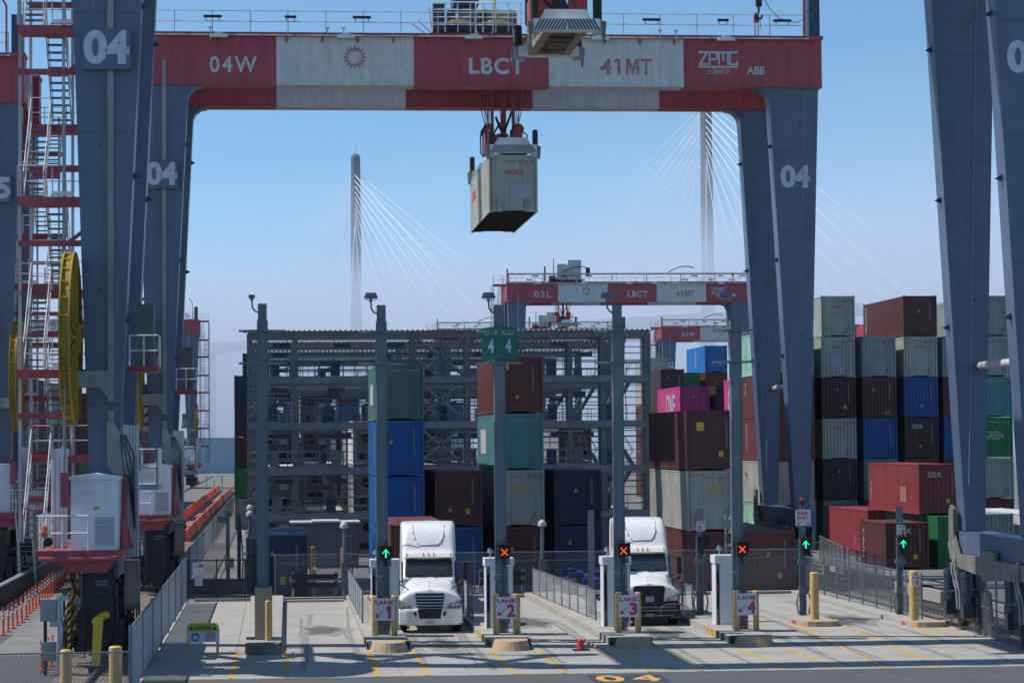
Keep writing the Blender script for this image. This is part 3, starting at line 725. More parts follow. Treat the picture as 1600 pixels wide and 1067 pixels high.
    lettering("LBCT", (.75, yf, zt), 2.75, .82, LETTER, t, 'front', .03, 1.12)
    for ch, cx_, w_, bo in (("4", 6.2, .58, .02), ("1", 6.82, .26, .0), ("T", 8.22, .56, .02)):
        if ch != "1": lettering(ch, (cx_, yf, zt), w_, .80, FADED, t, 'front', bo)
    fm = MB().box(6.78, 6.92, yf - .004, yf + .003, zt - .4, zt + .4).prism([(6.6, zt + .2), (6.78, zt + .28), (6.78, zt + .4), (6.74, zt + .4), (6.6, zt + .3)], 'y', yf - .004, yf + .003)
    fm.box(7.2, 7.33, yf - .004, yf + .003, zt - .4, zt + .4).box(7.74, 7.87, yf - .004, yf + .003, zt - .4, zt + .4)
    fm.prism([(7.33, zt + .4), (7.40, zt + .4), (7.56, zt - .1), (7.535, zt - .4), (7.50, zt - .4), (7.33, zt + .15)], 'y', yf - .004, yf + .003).prism([(7.74, zt + .4), (7.67, zt + .4), (7.51, zt - .1), (7.535, zt - .4), (7.57, zt - .4), (7.74, zt + .15)], 'y', yf - .0045, yf + .003)
    fm.build("lettering", FADED, t)
    lettering("ABB", (13.75, yf, zt - .15), .9, .40, LETTER, t, 'front', .02)
    sb = MB()
    for k in range(16):
        a = 2 * math.pi * k / 16
        for r1, r2, r3, w in ((.26, .42, .62, .075),):
            ca, sa = math.cos(a), math.sin(a)
            p = [(-6.25 + ca * r1, zt + .38 + sa * r1), (-6.25 + ca * r2 - sa * w, zt + .38 + sa * r2 + ca * w), (-6.25 + ca * r3, zt + .38 + sa * r3), (-6.25 + ca * r2 + sa * w, zt + .38 + sa * r2 - ca * w)]
            sb.prism(p, 'y', yf - .004, yf + .003)
    sb.build("sunburst_emblem", FADED, t)
    lg = MB()          # four squared letters standing on a bar
    def bars(x0, segs):
        for ax, az, bx, bz in segs:
            lg.box(x0 + min(ax, bx) - .045, x0 + max(ax, bx) + .045, yf - .004, yf + .003, zt + .15 + min(az, bz) - .045, zt + .15 + max(az, bz) + .045)
    X0 = 10.9
    bars(X0, ((0, .6, .42, .6), (0, 0, .42, 0))); lg.prism([(X0 - .045, zt + .12), (X0 + .07, zt + .12), (X0 + .46, zt + .76), (X0 + .34, zt + .76)], 'y', yf - .0045, yf + .003)
    bars(X0 + .52, ((0, 0, 0, .6), (0.09, .6, .36, .6), (.36, .3, .36, .51), (.09, .25, .27, .25)))
    bars(X0 + .99, ((0, 0, 0, .6), (.09, .6, .13, .6), (.22, .2, .22, .6), (.31, .6, .35, .6), (.44, 0, .44, .6)))
    bars(X0 + 1.54, ((0, 0, 0, .6), (.09, .6, .36, .6), (.09, 0.0, .36, 0.0), (.36, .09, .36, .12)))
    lg.box(X0 - .045, X0 + 1.945, yf - .005, yf + .003, zt - .02, zt + .06)
    lg.build("maker_logo", LETTER, t)
    lettering("上海振华", (X0 + .95, yf, zt - .21), 1.2, .28, LETTER, t, 'front', .0)
    # numbers on the legs
    zn = 20.35
    if left_plate:
        s = cond
        for ly in (0.0,):
            pl = MB().box(s * (HALF - .17) - .8, s * (HALF - .17) + .8, ly - .95, ly - .72, zn - .68, zn + .68).build("number_plate", BLUE, t)
            lettering(number, (s * (HALF - .17), ly - .956, zn + .05), 1.5, 1.13, LETTER, pl, 'front', .045)
    lettering(number, (-cond * (HALF - .15), -.527, zn), 1.5, 1.13, LETTER, t, 'front', .045)
    # electrical cabinet and post at the right end of the girder
    m = MB(); 
    for k in range(3): m.box(16.45, 17.0, -.7, .5, ZG + .2 + k * .66, ZG + .84 + k * .66)
    m.build("electrical_cabinet", NAVY, t)
    MB().path([(16.2, -.7, ZG + .2), (16.2, -.7, ZG + 2.6), (15.6, -.7, ZG + 3.6)], .06, 6).build("cable_post", RED, t)
    MB().box(13.7, 13.95, -.6, -.35, ZG + .9, ZG + 1.35).box(13.72, 13.77, -.55, -.5, ZG + .18, ZG + .9).box(13.88, 13.93, -.55, -.5, ZG + .18, ZG + .9).build("red_post", RED, t)
    if festoon:
        m = MB().box(-16.8, 16.6, -.3, .1, ZG + 1.15, ZG + 1.35)
        for k in range(8): m.box(-16.8 + k * 4.7, -16.7 + k * 4.7, -.1, 0, ZG + .15, ZG + 1.15)
        m.build("festoon_rail", GREY, t)
        m = MB()
        for x0 in (-9.5, 5.0):
            pts = [(x0 + k * .45, -.2, ZG + 1.45 + .75 * math.sin(min(1, k / 8) * math.pi * .75)) for k in range(9)]
            m.path(pts, .07, 6)
        m.build("festoon_cable", DARK, t)
        MB().box(-17.0, -16.85, -.5, .5, ZG + .1, ZG + 1.9).build("end_frame", RED, t)
    # ---- the service side
    s = cond
    rx = s * HALF
    m = MB()
    xc = s * (HALF - 0.28)
    m.box(xc - .1, xc + .1, -.66, -.52, 8.7, ZT + 1.2).box(xc - .1, xc + .1, -.66, -.52, 7.9, 8.4)
    m.build("conduit", GREY, t)
    for yy in ((0.0, 8.0) if detail > 1 else (0.0,)):
        m = MB()
        m.prism([(rx - s * -.0, 0), (0, 0), (0, 0)], 'y', 0, 0) if False else None
        # arm to the outside, boot at the foot
        m.box(min(xc + s * .1, xc + s * 1.15), max(xc + s * .1, xc + s * 1.08), yy - .72, yy - .53, 9.15, 9.7)
        m.prism([(xc + s * .1, 9.15), (xc + s * .35, 9.15), (xc + s * .1, 8.8)], 'y', yy - .72, yy - .53)
        m.prism([(xc + s * .12, 8.0), (xc - s * .1, 8.0), (xc - s * .62, 7.1), (xc - s * .62, 6.5), (xc - s * .5, 6.3), (xc - s * .05, 6.3), (xc + s * .12, 6.6)], 'y', yy - .85, yy - .53)
        m.build("conduit_boot", GREY, t)
    # stair tower outside the rail
    if detail > 0:
        xa = rx + s * 1.5
        nfl = 7 if detail > 1 else 8
        for k in range(nfl):
            z0 = 4.0 + k * 2.9
            near = (k % 2 == 0)
            lane = (xa + s * .62, xa + s * 1.3) if near else (xa - s * .1, xa + s * .55)
            x0, x1 = min(lane), max(lane)
            y0, y1 = (1.6, 4.3) if near else (4.3, 1.6)
            fl = MB()
            for x in (x0, x1):
                fl.beam((x, y0, z0), (x, y1, z0 + 2.9), 0.035, 0.13)
                fl.tube((x, y0, z0 + .95), (x, y1, z0 + 3.85), .017, 5)
                for q in range(4): 
                    f = q / 3; fl.tube((x, y0 + (y1 - y0) * f, z0 + 2.9 * f), (x, y0 + (y1 - y0) * f, z0 + 2.9 * f + .95), .02, 4)
            fo = fl.build("stair_flight", OFFW, t)
            st = None
            for q in range(12):
                f = (q + .6) / 12.6
                if st is None:
                    st = MB().box(x0 + .03, x1 - .03, -.12, .12, -.035, .015).build("step", GALV, fo, loc=(0, y0 + (y1 - y0) * f, z0 + 2.9 * f))
                else:
                    o = st.copy(); col.objects.link(o); o.location = (0, y0 + (y1 - y0) * f, z0 + 2.9 * f)
            yl = (.7, 1.6) if not near else (4.3, 5.2)
            zl = z0 + 2.9
            xl0, xl1 = min(rx + s * .6, xa + s * 1.4), max(rx + s * .6, xa + s * 1.4)
            MB().box(xl0, xl1, yl[0], yl[1], zl - .28, zl).build("landing", RED, t)
            rl = MB()
            ye = yl[0] if not near else yl[1]
            railing(rl, [(xl0, ye, zl), (xl1, ye, zl)], 1.05, 1.0, .022)
            railing(rl, [(xa + s * 1.38, yl[0], zl), (xa + s * 1.38, yl[1], zl)], 1.05, 1.0, .022)
            rl.build("landing_railing", OFFW, t)
            if detail > 1:
                MB().box(min(rx + s * .45, xa + s * 1.4), max(rx + s * .45, xa + s * 1.4), yl[0] + .2, yl[0] + .32, zl - 1.65, zl - 1.45).beam((rx + s * .45, yl[0] + .26, zl - .9), (rx + s * 1.2, yl[0] + .26, zl - 1.5), .1, .12).build("stair_bracket", RED, t)
                if k % 2: MB().prism([(-.4, 0), (.4, 0), (.3, .14), (-.3, .14)], 'y', -.12, .12).build("floodlight", WHITE, t, loc=(rx + s * 1.4, yl[0] - .1, zl + .02))
        for x in (xa + s * 1.36, xa - s * .1):
            MB().box(x - .05, x + .05, 1.0, 1.1, 4.0, 4.0 + 2.9 * nfl).box(x - .05, x + .05, 4.7, 4.8, 4.0, 4.0 + 2.9 * nfl).build("stair_post", OFFW, t)
    # cable reel
    cx, cy, cz, Rr = rx + s * .98, -1.2, 10.75, 2.86
    n = 56
    rims = []
    for x in (cx - .15, cx + .15):
        rim = MB(); rims.append(rim)
        for k in range(n):
            a0, a1 = 2 * math.pi * k / n, 2 * math.pi * (k + 1) / n
            o = len(rim.v)
            rim.hexa([(x - .025, cy + math.cos(a) * r, cz + math.sin(a) * r) for a, r in ((a0, Rr - .2), (a1, Rr - .2), (a1, Rr), (a0, Rr))],
                     [(x + .025, cy + math.cos(a) * r, cz + math.sin(a) * r) for a, r in ((a0, Rr - .2), (a1, Rr - .2), (a1, Rr), (a0, Rr))])
    rl = MB().tube((cx - .32, cy, cz), (cx + .32, cy, cz), .3, 16).build("cable_reel", YEL, t)
    for rim in rims: rim.build("reel_rim", YEL, rl)
    sp = MB()
    for k in range(28):
        a = 2 * math.pi * k / 28
        for x in (cx - .17, cx + .17):
            sp.beam((x, cy + math.cos(a) * .5, cz + math.sin(a) * .5), (x, cy + math.cos(a) * (Rr - .15), cz + math.sin(a) * (Rr - .15)), .05, .09)
        sp.tube((cx - .17, cy + math.cos(a) * (Rr - .05), cz + math.sin(a) * (Rr - .05)), (cx + .17, cy + math.cos(a) * (Rr - .05), cz + math.sin(a) * (Rr - .05)), .03, 5)
    sp.build("spoke", YEL, rl)["kind"] = "stuff"
    MB().tube((cx - .3, cy, cz), (cx + .3, cy, cz), .5, 20).build("hub", YEL, rl)
    c = MB(); c.tube((cx - .12, cy, cz), (cx + .12, cy, cz), 2.76, 56); c.build("reel_drum", M("dirty_yellow_paint", (.36, .21, .02), .6, 0, .3, .3, .2, 3), rl)
    MB().tube((cx, cy - Rr + .4, cz - 1.2), (cx, cy - Rr + .4, 6.3), .03, 6).build("hanging_cable", BROWNG, t)
    MB().box(cx - .12, cx + .12, cy - Rr + .2, cy - Rr + .55, 5.3, 6.4).build("cable_guide", RED, t)
    # outer platform with the white cabinets
    px0, px1 = sorted((rx + s * 1.9, rx - s * .85))
    MB().box(px0, px1, -3.6, -1.5, 3.72, 3.92).build("platform", RED, t)
    m = MB().prism([(px0 + .5, 3.72), (px1 - .25, 3.72), (px1 - .55, 3.2), (px0 + 1.0, 3.2)], 'y', -3.2, -1.5).tube((px0 + .1, -3.66, 3.66), (px1 - .2, -3.66, 3.66), .08, 8)
    m.build("platform_bracket", RED, t)
    cb = MB().box(min(rx + s * .82, rx - s * .68), max(rx + s * .82, rx - s * .68), -3.3, -1.7, 3.92, 6.15)
    cab = cb.build("cabinet", WHITE, t)
    a, b = min(rx + s * .87, rx - s * .73), max(rx + s * .87, rx - s * .73)
    MB().prism([(a, 6.153), (b, 6.153), (b, 6.26), (a + (b - a) * .75, 6.31), ((a + b) / 2, 6.36), (a + (b - a) * .25, 6.31), (a, 6.26)], 'y', -3.38, -1.65).build("cabinet_roof", WHITE, cab)
    lx = rx - .1 if s < 0 else rx - .6
    lv = MB()
    for k in range(13): lv.prism([(-3.305, 4.08 + k * .07), (-3.335, 4.08 + k * .07), (-3.305, 4.12 + k * .07)], 'x', lx + .04, lx + .66)
    lv.build("louvre", M("louvre_shadow_grey", (.35, .37, .40), .6), cab)
    MB().box(rx - .1, rx + .08, -3.308, -3.302, 5.2, 5.3).build("label_plate", LABY, cab)
    lettering("ABB", (rx + s * .3, -3.308, 5.75), .42, .1, M("faint_grey_print", (.55, .56, .58), .6), cab, 'front')
    rl = railing(MB(), [(px0 + .03, -3.55, 3.92), (px1 - 1.1 if s < 0 else px1 - .03, -3.55, 3.92)], 1.1, .85, .03, 1)
    railing(rl, [((px0 if s < 0 else px1 - .06) + .03, -3.55, 3.92), ((px0 if s < 0 else px1 - .06) + .03, -1.6, 3.92)], 1.1, 1.0, .03, 1)
    rl.build("platform_railing", WHITE, t)
    if detail > 1:
        xx = rx + s * 1.62
        m = MB(); m.tube((xx, -3.62, 4.42), (xx, -3.5, 4.42), .1, 12); m.tube((xx, -3.6, 4.52), (xx, -3.6, 4.7), .12, 10, .08)
        m.mat(0); m.build("warning_beacon", ORNG, t)
        MB().tube((xx - .12 * s, -3.7, 4.2), (xx - .12 * s, -3.6, 4.2), .15, 14).build("alarm_horn", BLACK, t)
    # tall pale cable duct and hanging white trunking
    xd = rx + s * 1.35
    m = MB()
    for q in range(4): m.tube((xd - .2 + q * .13, -1.2, 3.7), (xd - .2 + q * .13, -1.2, 6.9), .075, 8)
    m.box(xd - .3, xd + .3, -1.35, -.95, 6.9, 7.15)
    m.build("cable_duct", OFFW, t)
    xt = rx - s * .98
    m = MB()
    for q in range(5): m.tube((xt - .2 + q * .1, -1.4, 3.6), (xt - .2 + q * .1, -1.4, 7.9), .055, 8)
    m.build("white_trunking", OFFW, t)
    m = MB()
    for q in range(6): m.prism([(-1.6 + q * .25, 3.5), (-1.45 + q * .25, 3.5), (-1.45 + q * .25, 1.9), (-1.6 + q * .25, 2.1)], 'x', xt - .22, xt + .22)
    m.build("skirt_flap", BROWNG, t)
    m = MB()
    for q in range(4):
        m.path([(xt + s * .2 - .05 * q, -1.5, 7.6), (xt - .1 * q + .1, -1.55, 6.9 - .2 * q), (xt + .1 - .06 * q, -1.55, 6.2), (xt + .12, -1.5, 4.5)], .02, 4)
    m.build("loose_cable", BLACK, t)
    # control platform on the inner side of the leg
    xi = rx - s * 1.2
    for yy in ((3.0,) if detail < 2 else (3.0,)):
        MB().box(xi - .5, xi + .5, yy - .7, yy + .9, 9.75, 9.95).build("inner_platform", RED, t)
        MB().box(xi - .32, xi + .32, yy - .25, yy + .5, 9.95, 12.1).build("control_cabinet", M("olive_grey_cabinet", (.13, .14, .13), .5, 0, .15, .2), t)
        rl = railing(MB(), [(xi - .48, yy - .68, 9.95), (xi + .48, yy - .68, 9.95), (xi + .48, yy + .88, 9.95)], 1.05, .48, .028, 1)
        rl.build("inner_railing", WHITE, t)
    # lower access cage and red braces
    rl = railing(MB(), [(xi - .55, 2.0, 5.9), (xi + .45, 2.0, 5.9), (xi + .45, 5.0, 5.9)], 1.2, .42, .03, 1)
    rl.build("access_cage", WHITE, t)
    MB().box(xi - .6, xi + .5, 2.0, 5.0, 5.72, 5.9).build("access_floor", OFFW, t)
    MB().beam((rx - s * .45, -1.45, 6.2), (xt, -1.9, 3.9), .16, .14).beam((rx - s * .8, -1.5, 6.3), (xt + s * .25, -2.6, 3.9), .12, .12).box(min(xt, xt + s * .15), max(xt, xt + s * .15), -3.4, -3.2, 3.9, 4.9).build("red_brace", RED, t)
    MB().box(rx - .62, rx - .42, -2.0, 9.0, 1.0, 2.1).build("skirt_beam", DARK, t)
    MB().box(rx - .5, rx + .42, -1.9, -.7, 1.15, 3.2).box(rx - .75, rx - .5, -1.7, -1.0, .5, 1.9).box(rx + .42, rx + .75, -1.6, -.9, .6, 1.6).prism([(rx - .5, 1.15), (rx + .42, 1.15), (rx + .2, .6), (rx - .3, .6)], 'y', -1.8, -.8).build("counterweight", DARK, t)
    lettering("MAX WHEEL", (rx + .05, -1.906, 2.85), .42, .06, LETTER, t, 'front'); lettering("LOAD 32 T", (rx + .05, -1.906, 2.74), .42, .06, LETTER, t, 'front')
    mc = MB()
    for q in range(6):
        yy = -1.2 + q * 1.7
        mc.box(rx + s * .55, rx + s * .85, yy, yy + .9, .5 + .2 * (q % 3), 1.5 + .25 * (q % 2)).tube((rx - s * .75, yy, .4), (rx - s * .75, yy, 2.6), .035, 5).tube((rx + s * .95, yy, .9), (rx + s * .95, yy + .5, .9), .2, 10).box(rx - .7, rx + .7, yy, yy + .08, 2.1, 2.2)
    mc.build("wheel_gear_boxes", DARK, t)["kind"] = "stuff"
    hb_ = MB().box(rx + s * 1.02 - .05, rx + s * 1.02 + .05, -1.62, -1.58, .5, 2.7).build("hazard_board", YELB, t)
    for q in range(9): MB().prism([(rx + s * 1.02 - .05, .55 + q * .24), (rx + s * 1.02 + .05, .65 + q * .24), (rx + s * 1.02 + .05, .77 + q * .24), (rx + s * 1.02 - .05, .67 + q * .24)], 'y', -1.63, -1.622).build("black_stripe", BLACK, hb_)
    if cond and detail > 1:
        RQ = random.Random(31)
        pal = (DARK, DARK, NAVY, BLACK, DARK, BROWNG, OFFW, YEL, NAVY, DARK)
        for q in range(90):
            bx_, by_, bz_ = rx + s * RQ.uniform(-.9, 1.7), RQ.uniform(-1.2, 9.0), RQ.uniform(.2, 3.2)
            w_, d_, h_ = RQ.uniform(.1, .32), RQ.uniform(.1, .5), RQ.uniform(.12, .55)
            mm_ = MB()
            if q % 3 == 0: mm_.tube((bx_, by_, bz_), (bx_, by_ + d_, bz_), w_ * .7, 12)
            elif q % 3 == 1: mm_.box(bx_ - w_, bx_ + w_, by_, by_ + d_, bz_, bz_ + h_)
            else: mm_.tube((bx_, by_, bz_ * .3), (bx_, by_, bz_ + h_), .04, 6)
            mm_.build(("fitting", "junction_box", "pipe")[q % 3], pal[q % 10], t)
        MB().box(rx + s * .55, rx + s * .62, -1.2, 9, .9, 1.0).box(rx + s * .55, rx + s * .62, -1.2, 9, 1.9, 1.98).build("pipe_run", BROWNG, t)
        m = railing(MB(), [(rx + s * 1.75, -1.4, 3.92), (rx + s * 1.75, 5.5, 3.92)], 1.1, .8, .028, 1)
        m.build("walkway_railing", WHITE, t)
        MB().box(min(rx + s * 1.8, rx + s * .55), max(rx + s * 1.8, rx + s * .55), -1.4, 6.0, 3.76, 3.92).build("walkway", RED, t)
        for q in range(3):
            MB().box(rx + s * (.75 + .0 * q) - .12, rx + s * .75 + .5 * .5, .5 + q * 1.6, 1.5 + q * 1.6, 3.93, 5.4 + .5 * (q % 2)).build("rear_cabinet", (OFFW, WHITE, OFFW)[q], t)
    # trolley on the girders
    if trolley is not None:
        tx = trolley
        tr = MB().box(tx - 2.2, tx + 2.2, -.3, 8.3, ZG + .22, ZG + .45).build("trolley", DARK, t)
        if festoon:
            MB().box(tx - 1.0, tx + .3, 1, 3, ZG + .45, ZG + 2.6).box(tx + .4, tx + 2.2, .5, 3, ZG + .45, ZG + 3.1).build("machinery_house", M("pale_grey_cabinet", (.42, .46, .48), .5, 0, .1), tr)
            MB().box(tx - 2.0, tx - 1.2, 1, 3, ZG + .45, ZG + 1.1).tube((tx - 1.5, 1, ZG + 1), (tx - 1.5, 1, ZG + 3.3), .06, 5).tube((tx + 3.3, 2, ZG + 1.2), (tx + 3.3, 2, ZG + 2.2), .3, 10).tube((tx - 2.7, 1, ZG + .4), (tx - 2.7, 1, ZG + 2.3), .12, 8).build("trolley_gear", DARK, tr)["kind"] = "stuff"
        else:
            MB().box(tx - 2.15, tx - 1.55, -.2, 1.2, ZG + .45, ZG + 1.75).build("trolley_cabinet", NAVY, tr)
            MB().box(tx - 1.1, tx + .15, .2, 2.6, ZG + 1.78, ZG + 2.5).build("trolley_roof_house", NAVY, tr)
            dr = MB().tube((tx - .9, 1.0, ZG + 1.25), (tx + 2.1, 1.0, ZG + 1.25), .42, 20)
            for q in range(22): dr.tube((tx - .85 + q * .13, 1.0, ZG + 1.25), (tx - .79 + q * .13, 1.0, ZG + 1.25), .45, 16)
            dr.build("hoist_drum", GREY, tr)
            for dx in (-.9, 1.0):
                MB().tube((tx + dx, .1, ZG + .82), (tx + dx, .1, ZG + .92), .58, 24).tube((tx + dx, .1, ZG + .8), (tx + dx, .1, ZG + .95), .2, 12).build("sheave", M("pale_yellow_sheave", (.7, .52, .16), .5, 0, .1), tr)
            MB().box(tx - 1.5, tx + 2.2, .2, 2.0, ZG + .45, ZG + .78).box(tx - 1.4, tx - 1.0, .2, 1.0, ZG + .8, ZG + 1.5).box(tx + .3, tx + .5, .1, .5, ZG + .8, ZG + 1.5).build("gearbox", NAVY, tr)
            m = railing(MB(), [(tx - 2.2, -.4, ZG + .3), (tx + 2.2, -.4, ZG + .3)], 1.5, .62, .03, 3)
            m.path([(tx - .05, -.45, ZG + .35), (tx + .1, -.45, ZG + .2), (tx + .7, -.45, ZG + .2), (tx + .8, -.45, ZG + .35), (tx + .8, -.45, ZG + 1.75), (tx - .05, -.45, ZG + 1.75), (tx - .05, -.45, ZG + .35)], .035, 6)
            m.build("trolley_railing", WHITE, tr)
            MB().path([(tx - 2.2, -.3, ZG + .2), (tx - 2.9, -.3, ZG + .9)], .03, 5).path([(tx - 2.5, -.3, ZG + .2), (tx - 3.2, -.3, ZG + .7)], .03, 5).beam((tx - 2.2, 0, ZG + .2), (tx - 2.35, 0, ZG + 1.6), .05, .2).build("trolley_ladder", OFFW, tr)
            MB().box(tx + .0, tx + 1.0, -.2, .1, ZG + 1.35, ZG + 1.42).box(tx + .9, tx + .98, -.2, .1, ZG + 1.35, ZG + 2.2).box(tx + .0, tx + 1.0, -.2, .1, ZG + 2.1, ZG + 2.16).build("yellow_gate", YELB, tr)
    return t

A = build_crane(10.05, 84.0, "04", "L", "nearest blue gantry crane, its legs filling the left and right edges and marked 04", trolley=-.9)
B = build_crane(10.05, 123.0, "04", "W", "gantry crane marked 04W whose red and white girder spans the whole picture", trolley=-.2)
C = build_crane(-30.05, 130.0, "05", "L", "gantry crane on the left edge with a 5 on its leg", cond=1)
D = build_crane(-30.05, 408.0, "05", "W", "small distant gantry crane marked 05 with a red stair tower at the far left", cond=1, detail=1)
E3 = build_crane(47.7, 335.0, "03", "L", "gantry crane marked 03L in the middle distance over the right-hand block", festoon=True, detail=1, trolley=-9.0)
E3.scale = (1, 1, 1.045)
F2 = build_crane(84.6, 438.0, "02", "W", "far gantry crane marked 02W, partly behind the lane 4 mast", festoon=True, detail=1)
G3 = build_crane(45.2, 446.0, "03", "W", "far gantry crane whose girder just shows over the rack roof", festoon=True, detail=1, trolley=2.5)
H1 = build_crane(119.0, 428.0, "01", "W", "farthest gantry crane, a scrap of its girder between two container stacks on the right", festoon=True, detail=0)

m = MB()      # stair from the left crane's cabinet platform down to the ground
for x in (17.0, 17.75):
    m.beam((x, -3.9, 3.9), (x, -1.5, .05), .06, .22); m.tube((x, -3.9, 4.9), (x, -1.5, 1.05), .03, 5)
    for q in range(5): m.tube((x, -3.9 + .6 * q, 3.9 - .96 * q), (x, -3.9 + .6 * q, 4.9 - .96 * q), .025, 5)
fl = m.build("ground_stair", WHITE, C)
for q in range(15):
    MB().box(17.03, 17.72, -3.9 + .16 * q, -3.7 + .16 * q, 3.72 - .257 * q, 3.76 - .257 * q).build("step", GALV, fl)

# hook block hanging at the top right
hk = thing("hoist_hook", "small black hook on a yellow hoist hanging above the right end of the girder", "hook", (23.95, 122.0, 28.6))
MB().box(-.3, .3, -.2, .2, .55, 1.0).build("hoist_body", YELB, hk)
MB().box(-.18, .1, -.12, .12, .2, .55).tube((-.05, 0, .2), (-.05, 0, -.1), .06, 8).path([(-.05, 0, -.1), (-.2, 0, -.25), (-.12, 0, -.42), (.08, 0, -.4), (.14, 0, -.22)], .055, 6).build("hook", DARK, hk)
MB().tube((.02, 0, -.42), (.02, 0, -.9), .015, 4).path([(.25, 0, .6), (.5, 0, .1), (1.0, 0, -.4), (1.8, 0, -.6), (2.6, 0, -.3), (2.95, 0, .2)], .02, 5).build("pendant_cable", DARK, hk)

# ------------------------------------------------------------------ spreaders
def spreader(x, y, z, label, rope_top, head=True, flip=0.0, L=12.19):
    """x: centre, y: near end, z: underside of the frame, hangs on four pairs of ropes"""
    t = thing("spreader", label, "container spreader", (x, y, z), "container spreaders hanging from the cranes")
    for sx in (-1, 1):
        MB().box(sx * .62 - .16, sx * .62 + .16, .3, L - .3, .08, .48).build("main_beam", OFFW if flip == 0 else M("worn_tan_frame", (.3, .24, .17), .7, 0, .3, .3, .7, 2), t)
    MB().box(-.45, .45, .5, L - .5, .1, .16).box(-.45, .45, L * .26, L * .26 + .4, .0, .4).box(-.45, .45, L * .7, L * .7 + .4, .0, .4).box(-.3, .3, L * .4, L * .62, .0, .35).build("under_gear", UNDER, t)
    for ye, d in ((0.0, 1), (L, -1)):
        MB().box(-1.13, 1.13, min(ye, ye + d * .35), max(ye, ye + d * .35), .04, .42).build("end_beam", WHITE, t)
        MB().prism([(-.95, .42), (.95, .42), (.72, .85), (-.72, .85)], 'y', min(ye + d * .25, ye + d * .33), max(ye + d * .25, ye + d * .33)).build("end_plate", WHITE, t)
        if d == 1:
            bp = MB().box(-1.17, 1.17, ye - .16, ye - .12, .05, .45).build("striped_board", WHITE, t)
            sm = MB()
            for k in range(-10, 11):
                if k == 0: continue
                sgn = 1 if k > 0 else -1
                xa = k * .115 - sgn * .02
                dx = -.22 * sgn
                tx_ = lambda v: max(0, v) if sgn > 0 else min(0, v)
                q = [(xa - .032, .06), (xa + .032, .06), (tx_(xa + dx + .032), .44), (tx_(xa + dx - .032) - .004 * sgn, .44)]
                sm.prism(q, 'y', ye - .172, ye - .162)
            sm.build("stripe", STRIPE, bp)
        for sx in (-1, 1):
            m = MB().tube((sx * 1.12, ye + d * .12, .35), (sx * 1.12, ye + d * .12, 1.15), .14, 12)
            m.tube((sx * 1.12, ye + d * .12, 1.15), (sx * 1.12, ye + d * .12, 1.22), .14, 12, .09)
            m.build("corner_actuator", BLACK, t)
            m = MB().box(sx * 1.12 - .2, sx * 1.12 + .2, min(ye - d * .1, ye + d * .34), max(ye - d * .1, ye + d * .34), -.18 if flip == 0 else -.05, .4)
            m.build("corner_block", OFFW if d > 0 else GREY, t)
            # flipper guide
            z0 = -.28
            MB().hexa([(sx * 1.25, ye - d * .14, z0), (sx * 1.33, ye - d * .14, z0), (sx * 1.33, ye - d * .06, z0), (sx * 1.25, ye - d * .06, z0)],
                      [(sx * 1.2, ye - d * .2, .35), (sx * 1.38, ye - d * .2, .35), (sx * 1.38, ye + d * .1, .35), (sx * 1.2, ye + d * .1, .35)]).build("flipper_guide", BROWNG, t)
    c = L / 2
    m = MB().box(-.75, .75, c - 1.3, c + 1.3, .5, .62)
    m.build("head_plate", WHITE, t)
    h = MB().box(-1.0, 1.0, c - .9, c + .9, .62, 1.05)
    for sx in (-1, 1):
        h.box(sx * .78 - .2, sx * .78 + .2, c - 1.1, c + 1.1, 1.05, 1.75)
        h.prism([(sx * .78 - .28, 1.75), (sx * .78 + .28, 1.75), (sx * .78 + .12, 2.15), (sx * .78 - .12, 2.15)], 'y', c - .9, c - .7)
    h.box(-.28, .28, c - .5, c + .5, 1.05, 1.7).box(-.95, -.3, c - 1.0, c - .88, 1.05, 1.6).box(.3, .95, c - 1.0, c - .88, 1.05, 1.6).box(-.9, .9, c - .3, c + .3, 1.05, 1.45)
    hb = h.build("headblock", M("bright_red_headblock", (.38, .035, .04), .45, 0, .2, 0, .3, 2), t)
    g = MB()
    for sx in (-1, 1):
        for sy in (-1, 1):
            g.tube((sx * .78, c + sy * .75 - .07, 1.9), (sx * .78, c + sy * .75 + .07, 1.9), .3, 16)
        g.path([(sx * 1.1, c - 1.0, .5), (sx * 1.22, c - 1.0, .6), (sx * 1.22, c - 1.0, 1.6), (sx * .95, c - 1.0, 1.75)], .035, 5)
    g.tube((0, c - .95, 1.3), (0, c - .55, 1.3), .28, 14).path([(-.3, c - 1, 1.2), (-.6, c - 1.1, 1.5), (-.2, c - 1, 2.2)], .05, 6).box(-.5, .5, c - .95, c - .75, .68, .95)
    g.build("rope_gear", DARK, hb)["kind"] = "stuff"
    rp = MB()
    for sx in (-1, 1):
        for sy in (-1, 1):
            for e in (0, .35):
                rp.tube((sx * (.78 + .0), c + sy * .75, 2.1), (sx * (.78 + .25 + e * 1.6), c + sy * (.75 + e * 2), rope_top - z), .022, 5)
            rp.tube((sx * .62, c + sy * .5, 2.1), (sx * .62, c + sy * .4, rope_top - z), .022, 5)
    rp.build("rope", DARK, t)
    mp = MB().tube((0.05, c - .2, 1.7), (0.05, c - .2, rope_top - z), .16, 10).tube((-.85, c - 1.2, 1.2), (-.85, c - 1.2, rope_top - z), .05, 6).box(.45, .6, c - .8, c - .6, 1.8, rope_top - z).box(-.65, -.5, c - .8, c - .6, 1.8, rope_top - z)
    mp.build("cable_basket", RED if flip == 0 else GREY, t)
    MB().path([(-.35, c - .3, 2.6), (-.1, c - .4, 1.9), (.1, c - .4, 1.85), (.5, c - .3, 2.9)], .07, 6).build("cable_sag", BLACK, t)
    return t
spreader(11.73, 123.9, 21.62, "spreader gripping the hanging beige container under the 04W girder", ZG)
